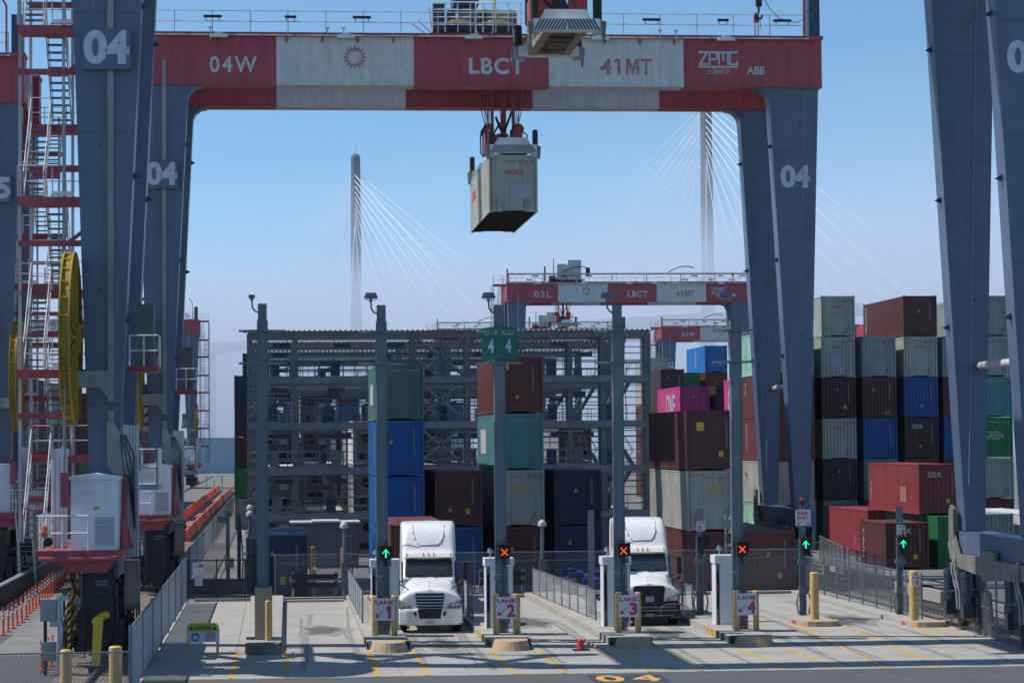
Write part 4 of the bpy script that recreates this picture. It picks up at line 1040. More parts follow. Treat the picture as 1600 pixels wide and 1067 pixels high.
container(10.51, 123.9, 18.68, 'beige', "beige container hanging in mid-air from the red headblock", 2.896, marks=[('F', "OOCL", .05, 2.02, .95, .24, LOGOR), ('P', '', .4, 1.05, 1.1, .72, PATCH), ('S', "OOCL", 9.6, 1.8, 2.6, .5, LOGOR)], jitter=False)
spreader(10.05, 86.0, 21.5, "empty spreader hanging at the top of the picture in front of the girder", ZG, flip=1.0, L=6.06)
spreader(38.7, 333, 22.6, "small red headblock and spreader under the distant 03L girder", ZG)
# ------------------------------------------------------------------ lane islands, masts, signals, kiosks
ISL = [(-0.58, 116.0), (3.8, 115.6), (8.1, 115.6), (12.45, 115.6), (16.75, 115.6)]
def island(x, y1, label, wide=0.74, back=(0.74, 0.74), pier=False):
    t = thing("lane_island", label, "traffic island", (x, 0, 0), "kerbed islands between the truck lanes")
    w = wide; h = 0.26
    deck = MB().hexa([(-w, 88.4, -.01), (w, 88.4, -.01), (back[1], y1, -.01), (-back[0], y1, -.01)], [(-w, 88.4, h), (w, 88.4, h), (back[1], y1, h), (-back[0], y1, h)])
    deck.build("deck", CONC, t)
    k = MB().box(-w - .012, -w + .02, 88.3, 91.2, 0, h - .02).box(w - .02, w + .012, 88.3, 91.2, 0, h - .02).prism([(-w, 88.39), (-w + .28, 87.75), (w - .28, 87.75), (w, 88.39)], 'z', -.01, h + .03)
    k.build("black_kerb", KERBK, t)
    MB().box(-w - .014, -w + .02, 91.2, 93.4, 0, h - .02).box(w - .02, w + .014, 91.2, 93.4, 0, h - .02).build("yellow_kerb", KERBY, t)
    n = MB(); p0, p1 = [], []
    for a in range(13):
        th = math.pi * a / 12
        p0.append((math.cos(th) * .66, 87.6 - math.sin(th) * 1.05)); p1.append((math.cos(th) * .56, 87.55 - math.sin(th) * .85))
    p0 = [(.66, 88.0)] + p0 + [(-.66, 88.0)]; p1 = [(.56, 88.0)] + p1 + [(-.56, 88.0)]
    m = len(p0)
    n.add([(a, b, -.01) for a, b in p0] + [(a, b, .33) for a, b in p1], [tuple(range(m)), tuple(range(m, 2 * m))] + [(i, (i + 1) % m, m + (i + 1) % m, m + i) for i in range(m)])
    n.build("nose", TANC if not pier else CONCD, t)
    if pier:
        MB().box(-.31, .31, 90.0, 91.1, h, 2.1).build("pier", M("sandy_concrete", (.33, .29, .23), .85, 0, .15, .2, 0, 1, .2), t)
    return t
labs = ["dark kerbed island with a sandy concrete pier at the foot of the leftmost mast", "kerbed island with a tan nose left of the truck pulling a container", "kerbed island with a tan nose below the green block signs",
        "kerbed island with a tan nose whose deck widens to the back", "kerbed island with a tan nose right of the truck with the bull bar"]
for i, (x, y1) in enumerate(ISL):
    island(x, y1, labs[i], .62 if i == 0 else .74, {3: (1.15, 1.0)}.get(i, (.74, .74)), pier=(i == 0))
def narrow_island(x0, x1, y0, y1, label, sk):
    t = thing("lane_island", label, "traffic island", (x0, y0, 0), "kerbed islands between the truck lanes")
    w = x1 - x0
    MB().hexa([(0, 1.0, -.01), (w, 1.0, -.01), (w + sk, y1 - y0, -.01), (sk, y1 - y0, -.01)], [(0, 1.0, .15), (w, 1.0, .15), (w + sk, y1 - y0, .15), (sk, y1 - y0, .15)]).build("deck", CONC, t)
    MB().hexa([(-.012, 1.3, 0), (.02, 1.3, 0), (.02 + .012 * sk, 2.2, 0), (-.012, 2.2, 0)], [(-.012, 1.3, .14), (.02, 1.3, .14), (.02, 2.2, .14), (-.012, 2.2, .14)]).build("red_kerb", KERBR, t)
    MB().prism([(.0, 1.0), (.02, .5), (.2, .12), (.5, 0), (w - .5, 0), (w - .2, .12), (w - .02, .5), (w, 1.0)], 'z', -.01, .2).build("nose", TANC, t)
    return t
narrow_island(20.2, 21.75, 95.6, 116.0, "narrow kerb island with a tan nose below the RAIL ONLY sign", -.1)
narrow_island(24.25, 25.7, 94.4, 116.0, "narrow kerb island below the LANE 6 sign beside the right-hand fence", -.3)
structure(MB().box(.25, 2.9, 114.8, 115.2, -.01, .1).build("kerb", CONC))

def arrow_mesh(k):
    m = MB()
    if k == 'arrow':
        m.beam((0, 0, -.14), (0, 0, .13), .05, .02).beam((0, 0, .15), (-.13, 0, .0), .05, .02).beam((0, 0, .15), (.13, 0, .0), .05, .02)
    else:
        m.beam((-.12, 0, -.12), (.12, 0, .12), .055, .02).beam((-.12, 0, .12), (.12, 0, -.12), .055, .024)
    return m
def signal(par, x, y, z, kind):
    b = MB().box(-.2, .2, -.12, .12, -.24, .26).box(-.23, .23, -.3, -.1, .26, .29).box(-.23, -.2, -.26, -.1, -.1, .29).box(.2, .23, -.26, -.1, -.1, .29)
    o = b.build("signal_head", BLACK, par, loc=(x, y, z))
    a = arrow_mesh('arrow' if kind == 'green' else 'cross')
    if kind != 'off':
        a.build("signal_symbol", GREENL if kind == 'green' else REDL, o, loc=(0, -.135, 0))
    else:
        MB().tube((0, -.14, 0), (0, -.11, 0), .17, 16).build("signal_lens", DARK, o)
    MB().tube((0, -.08, .31), (0, -.08, .4), .045, 8).tube((0, -.1, -.4), (0, -.1, -.28), .05, 8).box(-.05, .05, -.04, .1, -.45, -.24).build("sensor", DARK, o)
    return o
SIG = [None, 'green', 'red', 'red', 'red']
mast_xy = [(-.58, 90.55), (3.76, 91.7), (8.1, 91.7), (12.5, 91.7), (16.92, 91.7)]
mlab = ["leftmost steel mast rising from the concrete pier, small camera on top", "steel mast of lane 1 with a lit green arrow", "steel mast of lane 2 carrying the two green BLOCK 4 signs and a red cross",
        "steel mast with a red cross in front of the truck with the bull bar", "rightmost steel mast with a red cross, the pink container just left of it"]
for i, (x, y) in enumerate(mast_xy):
    t = thing("lane_mast", mlab[i], "steel mast", (x, y, 0), "tall steel masts of the truck lanes")
    zb = 2.1 if i == 0 else .26
    MB().box(-.16, .16, -.17, -.15, zb, 12.3).box(-.16, .16, .15, .17, zb, 12.3).box(-.012, .012, -.15, .15, zb, 12.3).build("column", GALV, t)
    MB().box(-.195, -.163, -.2, .2, zb, 11.7).box(.163, .195, -.2, .2, zb, 11.7).build("side_channel", GALV, t)
    for z in (11.32, 10.15):
        MB().prism([(-.85, -.06), (-.4, -.3), (.4, -.3), (.85, -.06), (.85, .06), (.4, .3), (-.4, .3), (-.85, .06)], 'z', z - .035, z + .035).build("cross_arm", GALV, t)
    g = MB().path([(-.17, 0, 12.0), (-.28, 0, 12.05), (-.36, 0, 12.18), (-.38, 0, 12.45)], .035, 6).tube((-.38, 0, 12.42), (-.38, 0, 12.55), .06, 8)
    g.build("gooseneck", GALV, t)
    if i == 0:
        h = MB().box(-.5, -.26, -.25, .1, 12.5, 12.62).build("camera_housing", OFFW, t)
        MB().tube((-.38, -.25, 12.56), (-.38, -.33, 12.56), .05, 10).build("camera_lens", BLACK, h)
    else:
        h = MB().hexa([(-.64, -.25, 12.55), (-.12, -.25, 12.55), (-.12, .15, 12.55), (-.64, .15, 12.55)], [(-.56, -.12, 12.76), (-.2, -.12, 12.76), (-.2, .15, 12.76), (-.56, .15, 12.76)])
        h.build("lamp_head", NAVY, t)
        MB().path([(-.6, -.22, 12.56), (-.56, -.24, 12.48), (-.2, -.24, 12.48), (-.16, -.22, 12.56)], .015, 5).build("lamp_guard", OFFW, t)
    MB().tube((-.21, -.2, zb), (-.21, -.2, 8.0), .03, 6).build("conduit", GALV, t)
    if SIG[i]:
        signal(t, .1, -.34, 3.22, SIG[i])
        MB().box(-.24, -.02, -.4, -.2, 2.2, 2.42).tube((-.2, -.42, 2.3), (-.2, -.34, 2.3), .09, 12).box(-.1, .3, -.3, -.2, 2.75, 2.95).build("camera_bracket", GALV, t)
        MB().box(-.02, .3, -.32, -.2, .6, 1.7).tube((.12, -.3, .3), (.12, -.3, 2.7), .03, 6).tube((.22, -.3, .3), (.22, -.3, 2.7), .03, 6).build("cable_box", GALV, t)
    if i == 2:
        for s in (-1, 1):
            q = [(0, -.36, 10.28), (s * .65, -.14, 10.23), (s * .65, -.11, 10.23), (0, -.33, 10.28)]
            u = [(0, -.36, 11.5), (s * .65, -.14, 11.43), (s * .65, -.11, 11.43), (0, -.33, 11.5)]
            p = MB().hexa(q, u).build("block_sign", SIGNG, t)
            ang = math.atan(.22 / .65) * s
            for txt, w, hh, zz, bo in (("BLOCK", .52, .16, 11.26, .004), ("4", .24, .52, 10.78, .03)):
                o = lettering(txt, (0, 0, 0), w, hh, LETTER, p, 'front', bo)
                o.matrix_basis = Matrix.Translation((s * .32, -.36 + .22 * .32 / .65 - .006, zz)) @ Matrix.Rotation(ang, 4, 'Z') @ Matrix(((1, 0, 0), (0, 0, -1), (0, 1, 0))).to_4x4() @ Matrix.Diagonal((w, hh, 1, 1))
        MB().box(.25, .33, -.12, -.06, 9.9, 10.2).build("yellow_clip", YELB, t)
# lane signs on pairs of bollards
def bollard_part(m, x, y, z0, z1, r):
    m.tube((x, y, z0), (x, y, z1), r, 16)
    m.tube((x, y, z1), (x, y, z1 + .035), r, 16, r * .75)
    return m
for i, x in enumerate((3.78, 8.22, 12.72, 17.1)):
    t = thing("lane_sign", f"white sign reading LANE {i + 1} with a red arrow, " + ("left of the first truck", "below the green block signs", "beside the bull bar truck", "rightmost on two bollards")[i], "sign", (x, 90.9, 0), "lane number signs")
    for s in (-1, 1):
        bollard_part(MB(), s * .36, .12, .26, 1.68, .115).build("bollard", TAN, t)
    p = MB().box(-.375, .375, -.03, -.005, .82, 1.62).build("sign_panel", SIGNW, t)
    lettering("LANE", (0, -.034, 1.47), .66, .15, SIGNR, p, 'front', .035)
    if i == 0:
        MB().prism([(.12, .885), (.24, .885), (.24, 1.355), (.14, 1.355), (.05, 1.28), (.05, 1.19), (.12, 1.22)], 'y', -.038, -.032).build("numeral", SIGNR, p)
    else:
        lettering(str(i + 1), (.17, -.034, 1.12), .3, .47, SIGNR, p, 'front', .05)
    ar = MB().beam((-.05, -.038, 1.16), (-.2, -.038, 1.03), .09, .008)
    ar.prism([(-.32, .93), (-.30, 1.10), (-.15, .955)], 'y', -.042, -.034)
    ar.build("arrow", SIGNR, p)
    if i in (1, 3):
        bollard_part(MB(), .5 if i == 1 else .12, .9, .26, 1.55, .1).build("rear_bollard", ORNG if i == 3 else TAN, t)
# kiosks
for i, x in enumerate((3.95, 8.25, 12.7, 17.0)):
    t = thing("driver_kiosk", "white kiosk cabinet " + ("half hidden by the green-arrow mast", "right of the first truck below the block signs", "left of the truck with the bull bar", "with a red intercom, farthest right")[i], "kiosk", (x, 94.2, .26), "white driver kiosks")
    MB().box(-.52, -.49, -.3, .55, 0, 2.32).box(-.36, .5, -.35, .6, 0, 2.32).box(-.49, -.36, .1, .55, 0, 2.32).build("cabinet", WHITE, t)
    MB().box(-.56, .54, -.4, .64, 2.32, 2.62).build("hood", WHITE, t)
    MB().box(-.485, -.365, -.1, .05, .6, 2.0).build("screen_slot", DARK, t)
    sm = MB()
    for z in (.0, .32, .64, .96): sm.box(-.36 + z * .87, -.353 + z * .87, -.354, -.35, .05, 2.3)
    sm.build("panel_seam", M("seam_grey", (.4, .41, .43), .6), t)
    MB().tube((-.35, -.2, 2.62), (-.35, -.2, 2.85), .03, 6).tube((-.35, -.2, 2.82), (-.35, -.2, 2.92), .1, 10).build("camera_stalk", OFFW, t)
    MB().tube((-.35, -.2, 2.92), (-.35, -.2, 3.0), .1, 10, .05).build("camera_dome", SBLUE, t)
    if i == 3: MB().box(-.47, -.4, -.2, -.1, 1.2, 1.5).build("red_intercom", KERBR, t)

# thin poles further right
def pole(x, y, z, top, label, sig=None, sign=None, box=True, double=True):
    t = thing("signal_pole", label, "pole", (x, y, z), "slim steel poles along the lanes")
    MB().box(-.12, .12, -.1, -.08, 0, top - z).box(-.12, .12, .08, .1, 0, top - z).box(-.01, .01, -.08, .08, 0, top - z).build("column", GALV, t)
    if double: MB().tube((-.15, -.12, 0), (-.15, -.12, 3.1), .035, 6).tube((.05, -.14, 0), (.05, -.14, 2.6), .045, 6).build("conduit", GALV, t)
    if sig: signal(t, .06, -.24, 2.85, sig)
    if box:
        MB().box(-.2, .16, -.26, -.1, 2.0, 2.24).tube((-.18, -.36, 2.12), (-.18, -.26, 2.12), .1, 12).build("camera_box", GALV, t)
        MB().box(-.2, .2, -.22, -.1, .85, 1.15).build("junction_box", BROWNG, t)
        MB().path([(-.22, -.16, .85), (-.3, -.16, .5), (-.22, -.16, .05)], .035, 6).path([(.22, -.16, .85), (.28, -.16, .5), (.2, -.16, .05)], .035, 6).build("cable_loop", GALV, t)
    if sign == 'rail':
        p = MB().box(-.31, .31, -.2, -.18, 3.62, 4.26).build("sign_panel", SIGNW, t)
        lettering("RAIL", (0, -.205, 4.12), .46, .15, SIGNR, p, 'front', .03); lettering("ONLY", (0, -.205, 3.93), .5, .15, SIGNR, p, 'front', .03)
        a = MB()
        for s in (-1, 1):
            a.beam((s * .08, -.207, 3.8), (s * .16, -.207, 3.73), .05, .006).prism([(s * .25, 3.66), (s * .22, 3.77), (s * .13, 3.67)], 'y', -.21, -.202)
        a.build("arrow", SIGNR, p)
        b = MB().tube((0, 0, 4.65), (0, 0, 4.75), .09, 12).build("strobe_lamp", M("dull_red_lens", (.45, .08, .06), .4), t)
        MB().tube((0, 0, 4.38), (0, 0, 4.62), .12, 12).build("lamp_housing", DARK, t)
    if sign in ('5', '6'):
        z1 = 3.35 if sign == '5' else 3.2
        p = MB().box(-.14, .2, -.17, -.15, z1, z1 + .4).build("sign_panel", SIGNW, t)
        lettering("LANE", (.03, -.174, z1 + .33), .28, .07, SIGNR, p, 'front', .02)
        lettering(sign, (-.03 if sign == '5' else .1, -.174, z1 + .15), .12, .2, SIGNR, p, 'front', .03)
        MB().beam((.07 if sign == '5' else -.04, -.176, z1 + .17), (.15 if sign == '5' else -.1, -.176, z1 + .1), .04, .006).build("arrow", SIGNR if sign == '5' else SBLUE, p)
    return t
pole(12.44, 99.6, .26, 4.48, "bare steel post on the island of lane 3, left of the kiosk", box=False, double=False)
pole(16.85, 99.6, .26, 4.5, "slim pole with a small LANE 5 sign and an unlit signal", 'off', '5')
pole(21.13, 100.0, .15, 4.6, "slim pole with the RAIL ONLY sign and a lit green arrow", 'green', 'rail')
pole(25.05, 99.6, .15, 4.5, "slim pole with a small LANE 6 sign and a lit green arrow", 'green', '6')
pole(37.0, 130, 0, 4.6, "distant slim pole with a LANE 6 sign seen between the right-hand crane legs", None, '6', box=False)
for n, (x, y, z, top, lab) in enumerate(((20.95, 97.0, .15, 2.0, "scuffed tan bollard beside the RAIL ONLY pole"), (24.68, 96.0, .15, 2.05, "tan bollard wearing a small LANE 6 sign"))):
    t = thing("bollard", lab, "bollard", (x, y, z), "tall tan bollards on the right-hand islands")
    bollard_part(MB(), 0, 0, 0, top - z, .175).build("post", TAN, t)
    if n == 1:
        p = MB().box(-.12, .2, -.2, -.18, 1.35, 1.75).build("sign_panel", SIGNW, t)
        lettering("LANE", (.04, -.205, 1.68), .26, .07, SIGNR, p, 'front', .02); lettering("6", (.1, -.205, 1.5), .12, .2, SIGNR, p, 'front', .03)
        MB().beam((-.02, -.207, 1.53), (-.08, -.207, 1.47), .04, .006).build("arrow", SBLUE, p)
for x, y, h, r, lab, mt in ((-.4, 89.6, 1.65, .12, "tan bollard in front of the concrete pier", TAN), (-6.17, 73.5, 1.32, .17, "left of the two scuffed tan bollards at the bottom left corner", TAN), (-4.75, 73.5, 1.4, .19, "right of the two scuffed tan bollards at the bottom left corner", TAN)):
    t = thing("bollard", lab, "bollard", (x, y, 0))
    bollard_part(MB(), 0, 0, .2 if y > 80 else 0, h, r).build("post", mt, t)
for x, y, lab in ((1.84, 138.8, "left orange-tan bollard behind the bumper at the end of the empty lane"), (3.47, 136.4, "right orange-tan bollard in front of the grey corrugated screen"), (-1.0, 131.0, "orange-tan bollard just left of the navy container")):
    tag(bollard_part(MB(), 0, 0, 0, 1.5, .16).build("bollard", M("orange_tan_paint", (.55, .26, .07), .6, 0, .15), loc=(x, y, 0)), lab, "bollard", "orange-tan bollards behind the lanes")
# bumper at the end of the lanes
def bumper(x, y, label, w=2.0):
    t = thing("lane_bumper", label, "barrier", (x, y, 0), "steel bumpers closing the lane ends")
    for k in range(3):
        px = k * w / 2
        MB().box(px - .09, px + .09, -.1, .1, 0, 1.25).prism([(-.1, 0), (-.35, 0), (-.1, .5)], 'x', px - .03, px + .03).build("post", M("grey_bumper_post", (.16, .17, .2), .6, 0, .2), t)
    for z in (.55, .95): MB().box(-.05, w + .05, -.16, -.1, z, z + .22).build("rail", BLACK, t)
    MB().tube((w / 2, -.2, 1.45), (w / 2, -.32, 1.45), .06, 10).build("lamp", WHITE, t)
bumper(.62, 116.9, "dark two-rail bumper behind the empty left lane")
bumper(4.95, 117.0, "dark two-rail bumper behind the truck of lane 1")
bumper(9.4, 117.0, "dark two-rail bumper behind lane 2")
bumper(13.7, 117.6, "dark two-rail bumper behind the truck of lane 3")

# ------------------------------------------------------------------ fences
FWIRE = M("galvanised_wire", (.30, .32, .34), .5, .4, 0)
def fence(name, label, pts, h, z=0.0, step=3.0, spacing=.085, wr=.0045, posts=True, cat="fence", mid=False, group=None):
    t = thing(name, label, cat, (pts[0][0], pts[0][1], z), group)
    ox, oy = pts[0]
    wires = MB()
    rails = MB()
    first = True
    for (xa, ya), (xb, yb) in zip(pts[:-1], pts[1:]):
        xa, ya, xb, yb = xa - ox, ya - oy, xb - ox, yb - oy
        L = math.hypot(xb - xa, yb - ya); ux, uy = (xb - xa) / L, (yb - ya) / L
        P = lambda s, zz: (xa + ux * s, ya + uy * s, zz)
        rails.tube(P(0, h), P(L, h), .028, 6)
        if mid: rails.tube(P(0, h * mid), P(L, h * mid), .022, 6)
        rails.tube(P(0, .06), P(L, .06), .015, 5)
        n = max(1, round(L / step))
        for k in range(0 if first else 1, n + 1):
            MB().tube(P(L * k / n, 0), P(L * k / n, h + .06), .036, 8).build("post", GALV, t)
        first = False
        hh = h - .06
        s = -hh
        while s < L:
            for d in (0, 1):
                a, b = (s, s + hh) if d == 0 else (s + hh, s)
                za, zb = .04, h - .02
                if a < b:
                    a2, z2 = (max(a, 0), za + (max(a, 0) - a) / hh * (zb - za)); b2 = min(b, L); z3 = zb - (b - b2) / hh * (zb - za)
                else:
                    a2 = min(a, L); z2 = za + (a - a2) / hh * (zb - za); b2 = max(b, 0); z3 = zb - (b2 - b) / hh * (zb - za)
                if abs(a2 - b2) < .02: continue
                p, q = Vector(P(a2, z2)), Vector(P(b2, z3))
                dr = (q - p).normalized(); nn = Vector((-uy, ux, 0)); e = dr.cross(nn) * wr; f = nn * wr
                o = len(wires.v)
                wires.add([p + e, p - e, p + f, q + e, q - e, q + f], [(0, 1, 4, 3), (1, 2, 5, 4), (2, 0, 3, 5)])
            s += spacing * 1.414
    rails.build("rail", GALV, t)
    wires.build("chain_link_mesh", FWIRE, t, recalc=False)
    return t
fence("chain_link_fence", "tall chain-link fence crossing behind all the truck lanes", [(-.2, 117.3), (3.0, 117.3), (12.2, 117.4), (24.6, 117.0)], 2.05, step=3.05, mid=.8)
fence("chain_link_fence", "high chain-link fence farther back behind the navy container", [(-.6, 135), (3.9, 135)], 2.2, step=3.0)
fence("chain_link_fence", "low chain-link fence on the island left of the truck in lane 1", [(3.2, 97.5), (3.15, 114.5)], 1.2, .26, 2.4)
fence("chain_link_fence", "low chain-link fence between the first truck and the kiosk right of it", [(7.5, 97.5), (7.5, 114.5)], 1.35, .26, 2.4)
fence("chain_link_fence", "low chain-link fence along the widening island of lane 3", [(12.3, 97.2), (11.6, 114.5)], 1.15, .26, 2.1)
fence("chain_link_fence", "low chain-link fence right of the truck in lane 3", [(16.2, 97.6), (16.1, 114.5)], 1.25, .26, 2.4)
fence("chain_link_fence", "long chain-link fence along the tracks on the right", [(24.7, 112.2), (25.15, 96.6)], 1.75, .15, 2.35, mid=False)
fence("chain_link_fence", "chain-link fence closing the track side beyond the RAIL ONLY lane", [(24.6, 117.0), (24.7, 112.2)], 1.75, .0, 2.4)
fence("chain_link_gate", "chain-link gate panels in front of the right-hand crane wheels", [(26.15, 96.0), (25.85, 91.5), (25.3, 84.0)], 2.35, .0, 1.9, mid=.45, cat="gate")
fence("chain_link_fence", "chain-link fence with a top rail across the bottom left corner", [(-9.5, 72.6), (-4.3, 72.8)], 1.32, 0.0, 6)
fence("chain_link_fence", "chain-link fence behind the tracks near the red container", [(31.9, 146), (29.5, 128), (28.9, 118)], 1.5, 0, 2.6)
for x, y, lab in ((12.2, 116.0, "short grey lamp post with a round head at the back of lane 2"), (3.0, 116.6, "short grey lamp post with a round head behind the lane 1 mast"), (-1.6, 137.0, "short grey lamp post with a round head left of the navy container"), (-1.75, 150.0, "farther round-headed lamp post at the left foot of the rack")):
    t = thing("lamp_post", lab, "lamp post", (x, y, 0), "short round-headed lamp posts")
    MB().tube((0, 0, 0), (0, 0, 3.3), .09, 10).box(-.15, .15, -.2, -.08, .5, 1.7).build("post", GALV, t)
    MB().tube((0, 0, 3.3), (0, 0, 3.42), .2, 16).tube((0, 0, 3.42), (0, 0, 3.52), .2, 16, .16).tube((0, 0, 3.52), (0, 0, 3.6), .16, 16, .05).build("lamp_head", OFFW, t)
    MB().path([(.05, -.1, 1.7), (.25, -.1, 1.6), (.25, -.1, .3)], .03, 5).build("hoop", GALV, t)
# slatted fence at the left of the lanes
SLAT = M("pale_blue_slat", (.36, .43, .50), .5, .1, .1)
def slat_fence(name, label, x, y0, y1, h, step, gap=.095):
    t = thing(name, label, "fence", (x, y0, 0))
    n = round((y1 - y0) / step)
    for k in range(n + 1):
        MB().tube((0, (y1 - y0) * k / n, 0), (0, (y1 - y0) * k / n, h + .08), .045, 8).build("post", GALV, t)
    MB().tube((0, 0, h), (0, y1 - y0, h), .04, 8).tube((0, 0, .1), (0, y1 - y0, .1), .02, 6).build("rail", GALV, t)
    cnt = int((y1 - y0 - .1) / gap); sh = None
    for k in range(min(cnt, 290)):
        if sh is None: sh = MB().box(-.008, .008, -.052, .052, .08, h - .06).build("slat", SLAT, t, loc=(0, .1 + k * gap, 0))
        else:
            o = sh.copy(); col.objects.link(o); o.location = (0, .1 + k * gap, 0)
    if cnt > 290:
        m = MB()
        for k in range(290, cnt): m.box(-.008, .008, .1 + k * gap - .03, .1 + k * gap + .03, .08, h - .06)
        m.build("slats", SLAT, t)["kind"] = "stuff"
    return t
slat_fence("slatted_fence", "pale blue slatted fence running away along the left edge of the lanes", -4.28, 72.8, 116.0, 2.0, 6.2, .145)
slat_fence("slatted_fence", "grey slatted screen along the path far left of the rack", -4.75, 121.0, 262.0, 1.75, 12.0, .22)
# gate, notices and posts beyond the left fence
t = thing("metal_gate", "dark barred gate with two notices where the left fence turns", "gate", (-4.2, 116.6, 0))
m = MB().box(0, 2.6, -.03, .03, .35, .4).box(0, 2.6, -.03, .03, 1.85, 1.9)
for k in range(3): m.box(k * 1.3 - .03, k * 1.3 + .03, -.03, .03, 0, 1.95)
m.build("gate_frame", DARK, t)
MB().box(.05, 2.55, -.01, .01, .4, 1.0).build("kick_plate", M("dark_mesh_screen", (.03, .035, .045), .7), t)
for k in range(20): MB().box(.1 + k * .13, .12 + k * .13, -.02, .02, .02, .38).build("bar", DARK, t)
a = MB().box(.2, .75, -.07, -.05, 1.3, 1.78).build("notice_board", SIGNW, t)
MB().prism([(.24, 1.55), (.42, 1.55), (.33, 1.72)], 'y', -.08, -.072).build("warning_triangle", CAUT, a)
MB().box(.46, .7, -.078, -.072, 1.55, 1.72).build("printed_panel", M("green_grey_print", (.2, .3, .15), .6), a)
b = MB().box(.3, .65, -.09, -.07, .72, 1.28).build("notice_board", SIGNW, t)
lb = MB()
for k in range(6): lb.box(.33, .62, -.096, -.091, .8 + k * .07, .82 + k * .07)
lb.build("small_print", SBLUE, b)
t = thing("camera_frame", "pair of dark steel posts with camera boxes on top beyond the left gate", "steel frame", (-2.55, 125.0, 0))
for dx in (0, .55, ): MB().box(dx - .09, dx + .09, -.09, .09, 0, 3.8).build("post", NAVY if dx else GALV, t)
MB().box(-.5, -.05, -.2, .1, 3.35, 3.65).box(-.15, .2, -.2, .15, 3.65, 3.9).build("camera_box", GALV, t)
MB().path([(.6, -.1, 3.4), (.7, -.1, 2.2), (.75, -.1, 1.4), (.7, -.1, .4)], .035, 5).beam((-.6, 0, .1), (.0, 0, 1.4), .05, .05).build("cable", DARK, t)
MB().box(-.15, .3, -.2, -.1, 1.1, 1.6).build("junction_box", OFFW, t)
for q, (x, y, z, w, h, c) in enumerate(((-1.4, 121.0, 0, .5, 1.7, GALV), (-1.35, 124.5, 0, .6, 2.6, RACKM))):
    t = thing("electrical_box", ("grey meter box with pipes left of the navy container" if q == 0 else "taller grey electrical rack with domed lamps behind the meter box"), "electrical box", (x, y, z))
    MB().box(-w / 2, w / 2, -.2, .2, .1, h).build("housing", c, t)
    MB().tube((-w * .3, -.25, 0), (-w * .3, -.25, h * 1.1), .03, 6).tube((w * .1, -.25, 0), (w * .1, -.25, h * 1.1), .03, 6).tube((w * .3, -.25, 0), (w * .3, -.25, h * .9), .03, 6).build("pipe", GALV, t)
    MB().tube((-w * .5, -.3, h + .2), (-w * .5, -.3, h + .35), .18, 12, .1).build("dome_lamp", OFFW, t)
# grey corrugated screen (low building) behind the empty lane
t = thing("corrugated_shed", "low grey corrugated shed with a pale roof edge behind the empty lane", "shed", (.7, 146.0, 0))
m = MB(); pr = zig(0, 3.9, .2, .05, 0); vs, fs = [], []
for q, o in pr: vs += [(q, o, 0), (q, o, 2.55)]
for i in range(len(pr) - 1): fs.append((2 * i, 2 * i + 2, 2 * i + 3, 2 * i + 1))
SHEDM = M("shed_grey_sheet", (.17, .19, .21), .55, .1, .1, .15)
m.add(vs, fs).box(0, 3.9, .06, 3.0, 0, 2.5); m.build("corrugated_wall", SHEDM, t, recalc=False)
MB().box(-.1, 1.2, -.15, 3.1, 2.56, 2.66).box(1.2, 2.8, -.2, 3.15, 2.6, 2.72).box(2.8, 4.0, -.15, 3.1, 2.56, 2.66).build("roof_sheet", M("pale_roof", (.5, .5, .5), .6), t)

# ------------------------------------------------------------------ small things in front
t = thing("caution_sign", "low sign reading CAUTION with a blue hard-hat pictogram on two stub posts", "sign", (-2.65, 87.4, 0))
for s in (-1, 1): MB().box(s * .5 - .045, s * .5 + .045, -.04, .04, 0, 1.0).build("leg", TAN, t)
p = MB().prism([(-.57, .42), (.57, .42), (.57, .86), (.47, 1.08), (-.47, 1.08), (-.57, .86)], 'y', -.07, -.05).build("sign_panel", SIGNW, t)
MB().prism([(-.56, .78), (.56, .78), (.56, .86), (.46, 1.07), (-.46, 1.07), (-.56, .86)], 'y', -.076, -.0705).build("yellow_band", CAUT, p)
lettering("CAUTION", (0, -.08, .92), .56, .13, BLACK, p, 'front', .02)
MB().prism([(-.46, .85), (-.33, .85), (-.395, .98)], 'y', -.082, -.077).prism([(.46, .85), (.33, .85), (.395, .98)], 'y', -.082, -.077).build("triangle", BLACK, p)
MB().tube((-.26, -.076, .6), (-.26, -.0705, .6), .145, 24).build("pictogram", SBLUE, p)
MB().tube((-.26, -.08, .585), (-.26, -.0765, .585), .085, 16).box(-.38, -.14, -.082, -.0775, .6, .625).build("hard_hat_head", SIGNW, p)
for k, s in enumerate(("HARD HAT", "REQUIRED", "BEYOND", "THIS POINT")):
    lettering(s, (.27, -.076, .73 - k * .075), (.36, .36, .28, .4)[k], .05, SBLUE, p, 'front', .02)
t = thing("traffic_cone", "red traffic cone with its striped arm knocked over, lying in the empty lane", "traffic cone", (10.4, 86.5, 0), rz=.1)
MB().box(-.26, .3, -.2, .2, 0, .045).build("rubber_base", BLACK, t)
MB().tube((0, 0, .045), (0, 0, .36), .15, 16, .1).tube((0, 0, .36), (0, 0, .4), .1, 16, .05).build("cone_body", M("red_plastic", (.55, .03, .03), .45, 0, .1), t)
a = MB().tube((.08, 0, .38), (.58, -.12, .09), .055, 12).build("fallen_arm", REFL, t)
for f in (.08, .35, .62, .88):
    p0, q0 = Vector((.08, 0, .38)), Vector((.58, -.12, .09))
    MB().tube(p0.lerp(q0, f), p0.lerp(q0, f + .13), .058, 12).build("red_band", M("red_plastic", (.55, .03, .03)), a)
